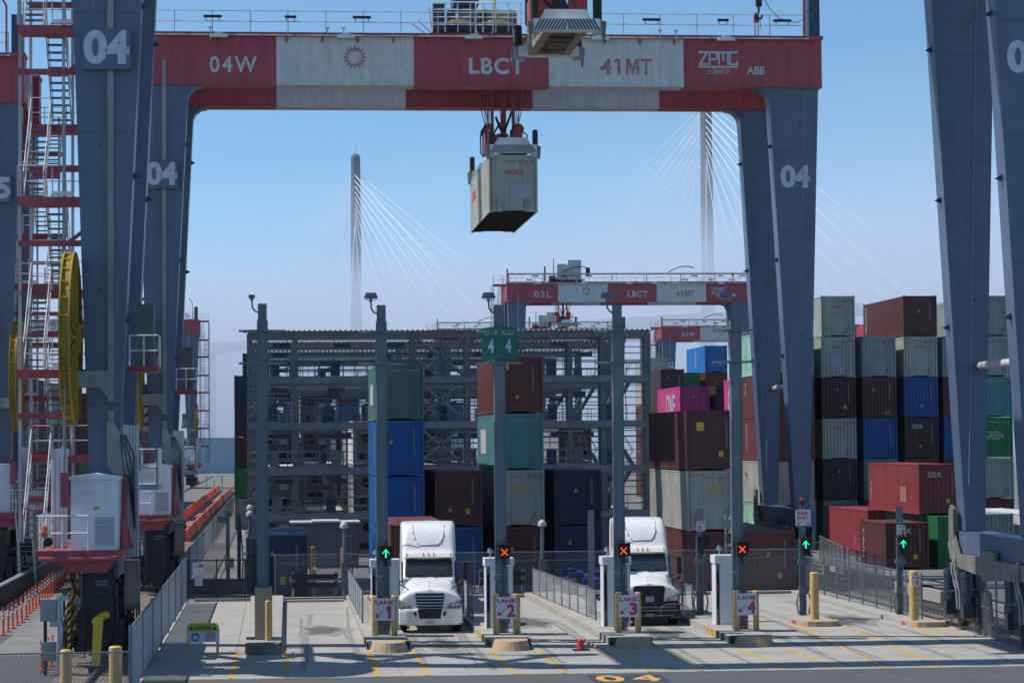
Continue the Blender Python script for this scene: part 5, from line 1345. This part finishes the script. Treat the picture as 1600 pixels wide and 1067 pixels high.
# delineator posts
def delineator(x, y, rz, h=1.05):
    m = MB().tube((0, 0, 0), (0, 0, .03), .14, 10).tube((0, 0, .03), (0, 0, h - .14), .045, 10)
    for k in range(6):
        a0, a1 = math.pi * k / 5, math.pi * (k + 1) / 5
        if k < 5: m.tube((math.cos(a0) * .05, 0, h - .12 + math.sin(a0) * .1), (math.cos(a1) * .05, 0, h - .12 + math.sin(a1) * .1), .02, 6)
    return m
proto = None
dl = []
for k in range(26): dl.append((-10.56 - .03 * k * (k > 5), 97.5 + k * 1.75, "orange delineator post in the long row at the left edge"))
for k in range(3): dl.append((-7.6 + .05 * k, 81.4 + k * 1.1, ("left", "middle", "right")[k] + " orange delineator post of three close together behind the bottom left fence"))
for k in range(16): dl.append((-7.35, 88.5 + k * 2.9, "orange delineator post in the row beside the crane wheels on the left"))
for x, y, lab in dl:
    if proto is None:
        proto = thing("delineator_post", lab, "delineator post", (x, y, 0))
        delineator(0, 0, 0).build("post", ORNG, proto); MB().tube((0, 0, .62), (0, 0, .7), .048, 10).tube((0, 0, .78), (0, 0, .86), .048, 10).build("reflective_band", REFL, proto)
        tree = tree_of(proto); c = proto
    else:
        c = copy_tree(proto, tree, (x, y, 0), lab)
        c.rotation_euler = (random.uniform(-.04, .04), random.uniform(-.05, .05), random.uniform(-.5, .5))
    c["group"] = "three orange posts behind the corner fence" if "of three" in lab else "orange posts, " + lab[25:]
# water-filled barriers
def barrier_mesh():
    m = MB().prism([(-.2, 0), (.2, 0), (.2, .12), (.09, .4), (.06, .88), (-.06, .88), (-.09, .4), (-.2, .12)], 'y', -1.14, 1.14)
    m.box(-.07, .07, 1.14, 1.22, .15, .8)
    return m
pb = None
for x, y0, n, lab in ((-6.95, 188, 78, "orange plastic barrier in the long row beside the left-hand track"), (-9.1, 236, 62, "orange plastic barrier in the far row left of the track")):
    for k in range(n):
        o = None
        if pb is None:
            pb = barrier_mesh().build("plastic_barrier", ORNG, loc=(x, y0, 0)); o = pb
        else:
            o = pb.copy(); col.objects.link(o)
        o.location = (x + random.uniform(-.06, .06), y0 + k * 2.36, 0); o.rotation_euler = (0, 0, random.uniform(-.03, .03))
        tag(o, lab, "barrier", lab.replace("barrier", "barriers"))
t = thing("open_shelter", "small white flat-roofed shelter at the far end of the track", "shelter", (-10.0, 390, 0))
MB().box(-1.4, 1.4, -1, 1, 2.1, 2.3).build("roof", WHITE, t)
for x in (-1.2, 1.2): MB().box(x - .08, x + .08, -.8, -.6, 0, 2.1).build("post", OFFW, t)
MB().box(-.1, .1, -1.3, -1.1, 0, 1.6).build("yellow_post", YELB, t)
# grey service box and frame, yellow arm at the left
t = thing("service_cabinet", "grey cabinet on a dark post with a pale steel frame, behind the bottom left fence", "cabinet", (-7.15, 80.6, 0))
MB().box(-.4, .12, -.3, .1, 1.7, 2.4).build("upper_box", GREY, t)
MB().box(-.38, .08, -.25, .1, .45, 1.05).build("lower_box", GREY, t)
MB().box(-.3, -.2, -.2, -.1, 0, 1.7).build("post", DARK, t)
m = MB().box(.14, .24, -.3, -.2, 0, 2.5).box(.14, .24, .5, .6, 0, 2.5).beam((.2, -.25, .1), (.2, .55, 2.4), .1, .08).beam((.2, -.25, 2.4), (.2, .55, 1.2), .1, .08).beam((.2, -.25, 1.3), (.2, .55, .1), .1, .08).box(.12, .5, -.28, -.2, 2.35, 2.5).box(.14, .45, -.28, -.22, .35, .55)
m.build("steel_frame", SLAT, t)
t = thing("rail_anchor", "bright yellow bent arm standing on the rail by the left crane wheels", "rail anchor", (-5.85, 81.3, 0))
MB().box(-.25, .25, -.3, .4, 0, .2).build("base_block", DARK, t)
MB().hexa([(-.17, -.1, .2), (.1, -.1, .2), (.1, .1, .2), (-.17, .1, .2)], [(-.1, -.1, 1.5), (.2, -.1, 1.5), (.2, .1, 1.5), (-.1, .1, 1.5)]).prism([(-.1, 1.5), (.2, 1.5), (.22, 1.75), (.0, 1.8)], 'y', -.1, .1).build("arm", YELB, t)
MB().tube((.03, -.22, 1.62), (.03, .2, 1.62), .17, 18).tube((.14, -.05, 1.76), (.3, .2, 1.80), .13, 14).build("pivot", YELB, t)
t = thing("cable_guard", "long low dark guard wall beside the left crane's rail", "guard wall", (-12.6, 112, 0))
MB().box(-.1, .1, 0, 150, 0, .9).build("guard_panel", M("dark_guard_panel", (.03, .034, .045), .7, 0, .3), t)
MB().box(-.14, .14, 0, 150, .9, .97).build("guard_cap", GREY, t)
t = thing("yellow_linkage", "black and yellow hoses and rods hanging under the left crane cabinets", "rigging", (-6.85, 83.0, 0))
hz = MB()
for k in range(7): hz.path([(.0 + .07 * k, .1 * k, 3.2), (.15 + .08 * k, .1 * k, 2.4), (-.25 + .05 * k, .1 * k, 1.3), (-.35 + .1 * k, .1 * k, .4)], .03, 5)
hz.build("hose", DARK, t)
hz = MB()
for k in range(3): hz.path([(.4 - .12 * k, .2 * k, 3.0), (.45 - .2 * k, .2 * k, 2.3), (.1 - .2 * k, .2 * k, 1.6), (-.4, .2 * k, .9 - .2 * k)], .035, 6)
hz.build("yellow_hose", YEL, t)
MB().box(-.3, .3, .5, .9, .6, 1.2).build("tan_box", M("ochre_box_paint", (.3, .16, .04), .6), t)
# lattice mast
t = thing("lattice_mast", "thin grey lattice mast behind the LANE 4 kiosk", "lattice mast", (20.9, 115.3, 0))
m = MB(); w = .17
for sx, sy in ((-1, -1), (1, -1), (1, 1), (-1, 1)): m.tube((sx * w, sy * w, 0), (sx * w, sy * w, 4.0), .022, 5)
for k in range(13):
    z = k * .31; s = 1 if k % 2 else -1
    for yy in (-w, w): m.tube((-w * s, yy, z), (w * s, yy, z + .31), .014, 4)
    for xx in (-w, w): m.tube((xx, -w * s, z), (xx, w * s, z + .31), .014, 4)
m.box(-.3, .3, -.03, .03, 4.0, 4.05)
m.build("lattice", GALV, t)

# ------------------------------------------------------------------ trucks
def loft(rings, cap=True):
    m = MB(); n = len(rings[0])
    for r in rings: m.v += [tuple(p) for p in r]
    for k in range(len(rings) - 1):
        for i in range(n):
            j = (i + 1) % n
            m.f.append((k * n + i, k * n + j, (k + 1) * n + j, (k + 1) * n + i)); m.m.append(0)
    if cap:
        m.f.append(tuple(range(n))[::-1]); m.f.append(tuple(range((len(rings) - 1) * n, len(rings) * n))); m.m += [0, 0]
    return m
def mirror(y, half):      # half profile from bottom centre (x>=0) to top centre
    return [(x, y, z) for x, z in half] + [(-x, y, z) for x, z in reversed(half[1:-1])]
def rrect(y, w, z0, z1, r, wt=None):
    wt = w if wt is None else wt
    h = [(0, z0), (w * .6, z0), (w, z0 + .02)]
    h.append((w + (wt - w) * .5, (z0 + z1) / 2))
    for k in range(6):
        a = math.pi / 2 * k / 5
        h.append((wt - r + r * math.cos(a), z1 - r + r * math.sin(a)))
    h += [(wt * .45, z1 + .012), (0, z1 + .02)]
    return mirror(y, h)
def sub(o, lv=2):
    md = o.modifiers.new("smooth", 'SUBSURF'); md.levels = lv; md.render_levels = lv
    o.data.polygons.foreach_set("use_smooth", [True] * len(o.data.polygons)); return o
def truck(x, y, label, variant, rz=-.045):
    t = thing("semi_truck", label, "truck", (x, y, 0), "white tractor units facing the camera", rz=rz)
    hood = [(0.02, [(0, .7), (.7, .7), (1.12, .72), (1.19, .95), (1.17, 1.2), (1.05, 1.36), (.85, 1.48), (.64, 1.56), (.35, 1.6), (0, 1.61)]),
            (.16, [(0, .7), (.7, .7), (1.16, .72), (1.23, .95), (1.21, 1.23), (1.08, 1.4), (.88, 1.53), (.66, 1.61), (.36, 1.66), (0, 1.67)]),
            (.6, [(0, .7), (.7, .7), (1.18, .72), (1.25, .95), (1.23, 1.26), (1.1, 1.44), (.9, 1.58), (.7, 1.68), (.38, 1.74), (0, 1.76)]),
            (1.2, [(0, .7), (.7, .7), (1.18, .72), (1.24, .95), (1.22, 1.27), (1.1, 1.46), (.94, 1.64), (.8, 1.77), (.44, 1.84), (0, 1.86)]),
            (1.75, [(0, .7), (.7, .7), (1.15, .72), (1.2, .95), (1.17, 1.24), (1.06, 1.44), (.96, 1.66), (.9, 1.87), (.5, 1.94), (0, 1.96)]),
            (2.0, [(0, .6), (.7, .6), (1.1, .62), (1.15, .9), (1.12, 1.14), (1.02, 1.34), (.96, 1.62), (.94, 1.9), (.55, 1.96), (0, 1.98)])]
    o = loft([mirror(yy, h) for yy, h in hood]).build("hood", TRUCK, t); sub(o)
    cr = [rrect(1.72, 1.02, .62, 1.86, .1), rrect(1.9, 1.04, .55, 1.98, .1, 1.0), rrect(2.2, 1.05, .55, 2.36, .12, 1.01), rrect(2.5, 1.06, .55, 2.72, .14, 1.0),
          rrect(2.52, 1.06, .55, 2.80, .14, 1.02), rrect(2.66, 1.07, .55, 2.95, .16, 1.03), rrect(2.8, 1.08, .55, 3.0, .2, 1.04), rrect(2.98, 1.1, .55, 3.3, .26, 1.04), rrect(3.3, 1.12, .55, 3.72, .3, 1.05), rrect(3.7, 1.14, .55, 3.98, .28, 1.06),
          rrect(4.2, 1.16, .55, 4.07, .2, 1.08), rrect(5.2, 1.16, .55, 4.1, .16, 1.1), rrect(5.45, 1.16, .55, 4.1, .16, 1.1)]
    o = loft(cr).build("cab", TRUCK, t); sub(o)
    wp_ = lambda xx, f: (xx, 1.93 + .58 * f - .06, 2.02 + .68 * f + .03)
    # raised panel on the roof fairing
    rp = MB(); 
    def fz(yy):   # fairing surface height
        P = [(2.8, 3.0), (2.98, 3.3), (3.3, 3.72), (3.7, 3.98)]
        for (a, za), (b, zb) in zip(P[:-1], P[1:]):
            if a <= yy <= b: return za + (zb - za) * (yy - a) / (b - a)
        return 3.98
    pts = [(-.62, 3.72), (-.60, 3.22), (-.5, 3.02), (-.35, 2.93), (.35, 2.93), (.5, 3.02), (.6, 3.22), (.62, 3.72)]
    rp.path([(xx, yy - .02, fz(yy) + .015) for xx, yy in pts], .018, 6)
    for s in (-1, 1):
        MB().path([wp_(s * .12, .03), wp_(s * .62, .10)], .014, 5).build("wiper", BLACK, t)
    MB().box(-1.2, -1.17, 3.0, 3.03, 2.9, 4.3).build("antenna", BLACK, t)
    MB().prism([(2.30, 2.74), (2.52, 2.78), (2.52, 2.84), (2.28, 2.78)], 'x', -.95, .95).build("sun_visor", M("shaded_visor", (.5, .5, .5), .3), t)
    rp.build("fairing_crease", M("pale_seam", (.62, .62, .64), .3), t, smooth=True)
    # windshield and pillars
    def quadplate(pts, off):
        m = MB(); n = len(pts); a = Vector(pts[1]) - Vector(pts[0]); b = Vector(pts[-1]) - Vector(pts[0]); nn = a.cross(b).normalized()
        if nn.y > 0: nn = -nn
        m.add([Vector(p) + nn * off for p in pts] + [Vector(p) - nn * .05 for p in pts], [tuple(range(n)), tuple(range(n, 2 * n))[::-1]] + [(i, (i + 1) % n, n + (i + 1) % n, n + i) for i in range(n)])
        return m
    def wp(xx, f):
        return (xx, 1.93 + .58 * f, 2.02 + .68 * f)
    ws = [wp(-.88, .0), wp(.88, .0), wp(.93, .08), wp(.90, .9), wp(.85, .99), wp(-.85, .99), wp(-.90, .9), wp(-.93, .08)]
    quadplate(ws, .035).build("windshield_seal", BLACK, t)
    ws = [wp(-.85, .04), wp(.85, .04), wp(.885, .11), wp(.865, .88), wp(.82, .95), wp(-.82, .95), wp(-.865, .88), wp(-.885, .11)]
    quadplate(ws, .045).build("windshield", GLASS, t)
    for s in (-1, 1):
        MB().prism([(1.95, 1.75), (2.75, 1.75), (2.75, 2.6), (2.5, 2.6)], 'x', s * 1.05 - .02, s * 1.05 + .02).build("side_window", GLASS, t)
    sm_ = M("panel_gap", (.12, .12, .13), .6)
    MB().box(-.70, .70, 2.485, 2.50, 2.805, 2.815).path([(-1.0, .02, 1.2), (-1.17, .35, 1.32), (-1.19, .8, 1.36)], .008, 4).path([(1.0, .02, 1.2), (1.17, .35, 1.32), (1.19, .8, 1.36)], .008, 4).build("panel_gap_line", sm_, t)
    MB().path([(-.02, -.0, 1.62), (-.02, .6, 1.775), (-.02, 1.2, 1.875), (-.02, 1.8, 1.975)], .006, 4).build("hood_ridge", M("pale_seam", (.62, .62, .64), .3), t)
    if variant == 1:
        MB().box(.25, .5, 1.98, 2.03, 2.08, 2.14).build("dashboard_paper", WHITE, t)
    for xx in (-.86, -.2, 0, .2, .86):
        MB().prism([(2.38, 2.80), (2.52, 2.80), (2.52, 2.95), (2.42, 2.90)], 'x', xx - .022, xx + .022).build("marker_light", AMBER, t)
    # grille
    gy = -.03
    if variant == 1:
        g = MB().prism([(-.60, 1.47), (-.52, .92), (.52, .92), (.60, 1.47), (.52, 1.54), (-.52, 1.54)], 'y', gy, .05).build("grille_frame", M("satin_metal", (.5, .5, .52), .3, .6, .05), t)
        MB().prism([(-.55, 1.46), (-.48, .95), (.48, .95), (.55, 1.46), (.48, 1.5), (-.48, 1.5)], 'y', gy - .006, gy + .0).build("grille_opening", BLACK, g)
        for k in range(4):
            z = 1.03 + k * .118; w = .48 + .014 * k
            MB().prism([(gy - .04, z), (gy - .008, z - .012), (gy - .008, z + .035), (gy - .035, z + .03)], 'x', -w, w).build("grille_slat", M("satin_metal", (.5, .5, .52)), g)
    else:
        g = MB().prism([(-.63, 1.48), (-.54, .85), (.54, .85), (.63, 1.48), (.54, 1.56), (-.54, 1.56)], 'y', gy, .05).build("grille_frame", BLACK, t)
        for k in range(6):
            z = .88 + k * .09
            MB().box(-.46 - .01 * k, .46 + .01 * k, gy - .02, gy - .005, z, z + .03).build("grille_slat", M("gloss_black", (.015, .015, .017), .25), g)
        e = MB().box(-.15, .17, gy - .05, gy - .02, .93, 1.15).build("emblem_plate", M("pale_plate", (.45, .47, .48), .5), g)
        MB().beam((-.07, gy - .055, .97), (.09, gy - .055, 1.11), .03, .008).beam((-.07, gy - .055, 1.11), (.09, gy - .055, .97), .03, .009).build("cross_mark", BLACK, e)
    MB().box(-.14, .14, -.02, .06, 1.6, 1.63).build("hood_emblem", CHROME, t)
    BM = TRUCK if variant == 1 else BLACK
    # bumper
    def bring(z, g):
        return [(-1.22 + g, .5, z), (-1.24 + g, .2, z), (-1.16 + g, -.02 + g, z), (-.9, -.1 + g, z), (-.5, -.13 + g, z), (.5, -.13 + g, z), (.9, -.1 + g, z), (1.16 - g, -.02 + g, z), (1.24 - g, .2, z), (1.22 - g, .5, z)]
    o = loft([bring(.30, .06), bring(.35, .01), bring(.55, 0), bring(.82, 0), bring(.9, .02), bring(.94, .06)]).build("bumper", BM, t)
    bv = o.modifiers.new("b", 'BEVEL'); bv.width = .02; bv.segments = 2
    i = MB().prism([(-.46, .93), (-.4, .56), (.4, .56), (.46, .93)], 'y', -.145, -.08).build("lower_intake", BLACK, t)
    im = MB()
    for k in range(5): im.box(-.4, .4, -.152, -.146, .62 + k * .06, .635 + k * .06)
    im.build("intake_mesh", M("dark_plastic_bar", (.05, .05, .055), .5), i)
    for s in (-1, 1):
        MB().prism([(s * .52, .82), (s * .64, .82), (s * .56, .64), (s * .5, .68)], 'y', -.14, -.1).build("fog_light_slot", BLACK, t)
        h = MB().hexa([(s * .76, -.03, .96), (s * 1.16, .02, .96), (s * 1.12, .3, .96), (s * .76, .25, .96)], [(s * .72, -.03, 1.06), (s * 1.22, .12, 1.3), (s * 1.15, .4, 1.32), (s * .72, .25, 1.1)]).build("headlight", HEAD, t)
        MB().tube((s * .88, -.03, 1.04), (s * .88, .0, 1.04), .05, 14).tube((s * 1.05, .0, 1.09), (s * 1.05, .04, 1.09), .06, 14).build("headlight_lens", CHROME, h)
        MB().path([(s * .72, -.05, 1.06), (s * .76, -.05, .96), (s * 1.17, .0, .955), (s * 1.23, .1, 1.3)], .014, 5).build("headlight_rim", DARK, h)
        # hood mirror
        mm = MB().path([(s * .78, .55, 1.6), (s * .95, .5, 1.72), (s * 1.2, .6, 1.85)], .022, 6).build("hood_mirror_arm", BLACK, t)
        sub(MB().box(s * 1.22 - .12, s * 1.22 + .12, .55, .72, 1.74, 1.96).build("hood_mirror", BLACK, t), 2)
        # door mirror
        MB().path([(s * 1.06, 2.0, 2.62), (s * 1.38, 1.9, 2.6)], .02, 6).path([(s * 1.06, 2.0, 1.85), (s * 1.38, 1.9, 1.95)], .025, 6).build("mirror_arm", BLACK, t)
        o = MB().box(s * 1.4 - .1, s * 1.4 + .1, 1.85, 1.97, 1.9, 2.62).build("door_mirror", BLACK, t); o.modifiers.new("b", 'BEVEL').width = .03
        MB().box(s * 1.2 - .08, s * 1.2 + .08, 2.3, 3.9, .35, .5).build("step", DARK, t)
        for wy in (1.05, 4.6, 5.9):
            xx = s * 1.04
            w = MB().tube((xx - .16, wy, .52), (xx + .16, wy, .52), .52, 24).build("wheel", BLACK, t)
            MB().tube((xx - .17, wy, .52), (xx + .17, wy, .52), .28, 16).build("rim", CHROME, w)
        MB().box(s * 1.08 - .12, s * 1.08 + .12, .5, 1.6, .95, 1.0).build("fender_lip", BLACK, t)
    p = MB().box(-.16, .16, -.145, -.13, .36, .48).build("licence_plate", M("pale_plate", (.45, .47, .48)), t)
    MB().box(-.42, .42, .2, 7.0, .5, .8).box(-.9, .9, 4.0, 4.2, .4, .6).build("chassis", DARK, t)
    MB().box(-.6, -.2, 2.15, 2.3, 2.0, 2.3) if False else None
    if variant == 2:
        b = MB()
        for z, w in ((.42, .95), (.62, 1.1), (.74, 1.0)):
            b.path([(-w, -.2, z), (-.6, -.3, z), (.6, -.3, z), (w, -.2, z)], .03, 8)
        for s in (-1, 1):
            b.path([(s * .42, -.3, .36), (s * .42, -.3, .74), (s * .62, -.29, .84), (s * 1.1, -.16, .86), (s * 1.3, .0, .82), (s * 1.33, .05, .45), (s * 1.2, -.05, .34), (s * .8, -.25, .34)], .035, 8)
        b.build("bull_bar", M("dark_chrome", (.2, .2, .22), .25, .8, .05), t)
        MB().box(.35, .62, 2.02, 2.08, 2.08, 2.15).build("dashboard_paper", WHITE, t)
        for xx in (-.1,):
            MB().box(-.45, .1, 1.98, 2.02, 2.1, 2.15)
    return t
truck(5.7, 95.35, "white truck in lane 1 with a white bumper and slatted grille, pulling a red-brown container", 1)
truck(14.45, 97.4, "white truck between kiosks 3 and 4 with a black grille and bull bar", 2)
container(5.74 - W2, 102.4, 1.3, 'red-brown', "red-brown container riding on the trailer behind the truck of lane 1", S_, jitter=False)
def chassis(x, y, label, c):
    t = thing("container_chassis", label, "trailer", (x, y, 0), "container trailers behind the trucks")
    for s in (-1, 1):
        MB().box(s * .45 - .07, s * .45 + .07, 0, 12.3, .95, 1.25).build("main_rail", c, t)
    for yy in (0, 3.5, 9.0, 12.0): MB().box(-1.2, 1.2, yy, yy + .25, 1.02, 1.28).build("cross_beam", c, t)
    for yy in (9.6, 10.9):
        for s in (-1, 1):
            w = MB().tube((s * 1.0 - .25, yy, .5), (s * 1.0 + .2, yy, .5), .5, 20).build("wheel", BLACK, t)
    for s in (-1, 1): MB().box(s * .5 - .06, s * .5 + .06, 2.6, 2.75, .2, .95).build("landing_leg", OFFW, t)
CHB = M("navy_trailer_paint", (.012, .035, .16), .45, 0, .15)
chassis(5.74, 102.4, "trailer under the red-brown container of lane 1", CHB)
chassis(14.3, 104.2, "empty navy trailer behind the truck with the bull bar", CHB)

# ------------------------------------------------------------------ bridge in the fog
T1, T2 = Vector((40.4, 1300, 0)), Vector((191.6 - 1.5, 1095, 0))
ud = (T2 - T1).normalized(); nd = Vector((-ud.y, ud.x, 0))
br = thing("cable_stayed_bridge", "cable-stayed bridge with two tall concrete towers rising out of the fog", "bridge", (0, 0, 0))
for T, h in ((T1, 157.0), (T2, 166.0)):
    m = MB(); prev = None
    rings = []
    for z, w in ((0, 6.6), (60, 3.1), (h - 6, 2.6), (h - 1.5, 2.6), (h, 1.7)):
        rings.append([(T.x + w * math.cos(math.pi / 8 + math.pi / 4 * k), T.y + w * math.sin(math.pi / 8 + math.pi / 4 * k), z) for k in range(8)])
    loft(rings).build("tower", BRC, br)
    MB().tube((T.x, T.y, h), (T.x, T.y, h + 4), .1, 5).build("lightning_rod", BRC, br)
half = (T2 - T1).length / 2
for T, s in ((T1, -1), (T1, 1), (T2, -1), (T2, 1)):
    h = 157.0 if T is T1 else 166.0
    for pl_ in (-1, 1):
        for k in range(10):
            d = (half * .97 if (T is T1) == (s > 0) else 128) * (k + 1) / 10 + 3
            a = Vector((T.x, T.y, h - 11 - (9 - k) * 2.9)) + ud * (s * 1.5) + nd * (pl_ * 1.8)
            b = Vector((T.x, T.y, 62)) + ud * (s * d) + nd * (pl_ * 17)
            MB().tube(a, b, .17, 5).build("stay_cable", BRW, br)
P0, P3 = T1 - ud * 420, T2 + ud * 420
dk = MB()
dk.beam((P0.x, P0.y, 40), ((T1 - ud * 130).x, (T1 - ud * 130).y, 60.5), 36, 3)
dk.beam(((T1 - ud * 130).x, (T1 - ud * 130).y, 60.5), ((T2 + ud * 130).x, (T2 + ud * 130).y, 60.5), 36, 3)
dk.beam(((T2 + ud * 130).x, (T2 + ud * 130).y, 60.5), (P3.x, P3.y, 40), 36, 3)
dk.build("deck", BRC, br)
for k in range(1, 5):
    for T, s in ((T1, -1), (T2, 1)):
        p = T + ud * (s * (60 + 75 * k))
        MB().box(p.x - 4, p.x + 4, p.y - 3, p.y + 3, 0, 58 - 5 * max(0, k - 1)).build("pier", BRC, br)
sh = tag(MB().box(-260, 20, 640, 700, -.6, 8.6).build("long_warehouse", M("pale_blue_cladding", (.44, .48, .53), .7, 0, .1)), "long pale warehouse on the far shore behind the left track", "warehouse")

# ------------------------------------------------------------------ air: even haze round everything, and the low fog bank over the water
def volume_box(name, x0, x1, y0, y1, z0, z1, dens, colr, plan=None):
    o = (MB().prism(plan, 'z', z0, z1) if plan else MB().box(x0, x1, y0, y1, z0, z1)).build(name, [])
    m = bpy.data.materials.new(name); m.use_nodes = True
    nt = m.node_tree; nt.nodes.clear()
    out = nt.nodes.new("ShaderNodeOutputMaterial"); v = nt.nodes.new("ShaderNodeVolumePrincipled")
    v.inputs["Color"].default_value = (*colr, 1); v.inputs["Density"].default_value = dens; v.inputs["Anisotropy"].default_value = 0.0
    nt.links.new(v.outputs[0], out.inputs["Volume"])
    o.data.materials.append(m); o["kind"] = "stuff"
    return o
volume_box("haze", -4100, 5100, -80, 7100, -1.6, 176, 0.00003, (.86, .92, 1.0))
FP = [(-1500, 1090), (0, 1060), (80, 930), (230, 640), (1500, 600), (2600, 1500), (2600, 3600), (-1500, 3600)]
volume_box("fog_bank", 0, 0, 0, 0, -.3, 87, 0.0045, (.80, .87, 0.99), FP)
volume_box("thin_mist", 0, 0, 0, 0, -.2, 124, 0.0011, (.80, .87, 1.0), [(x + 3, y - 40) for x, y in FP])
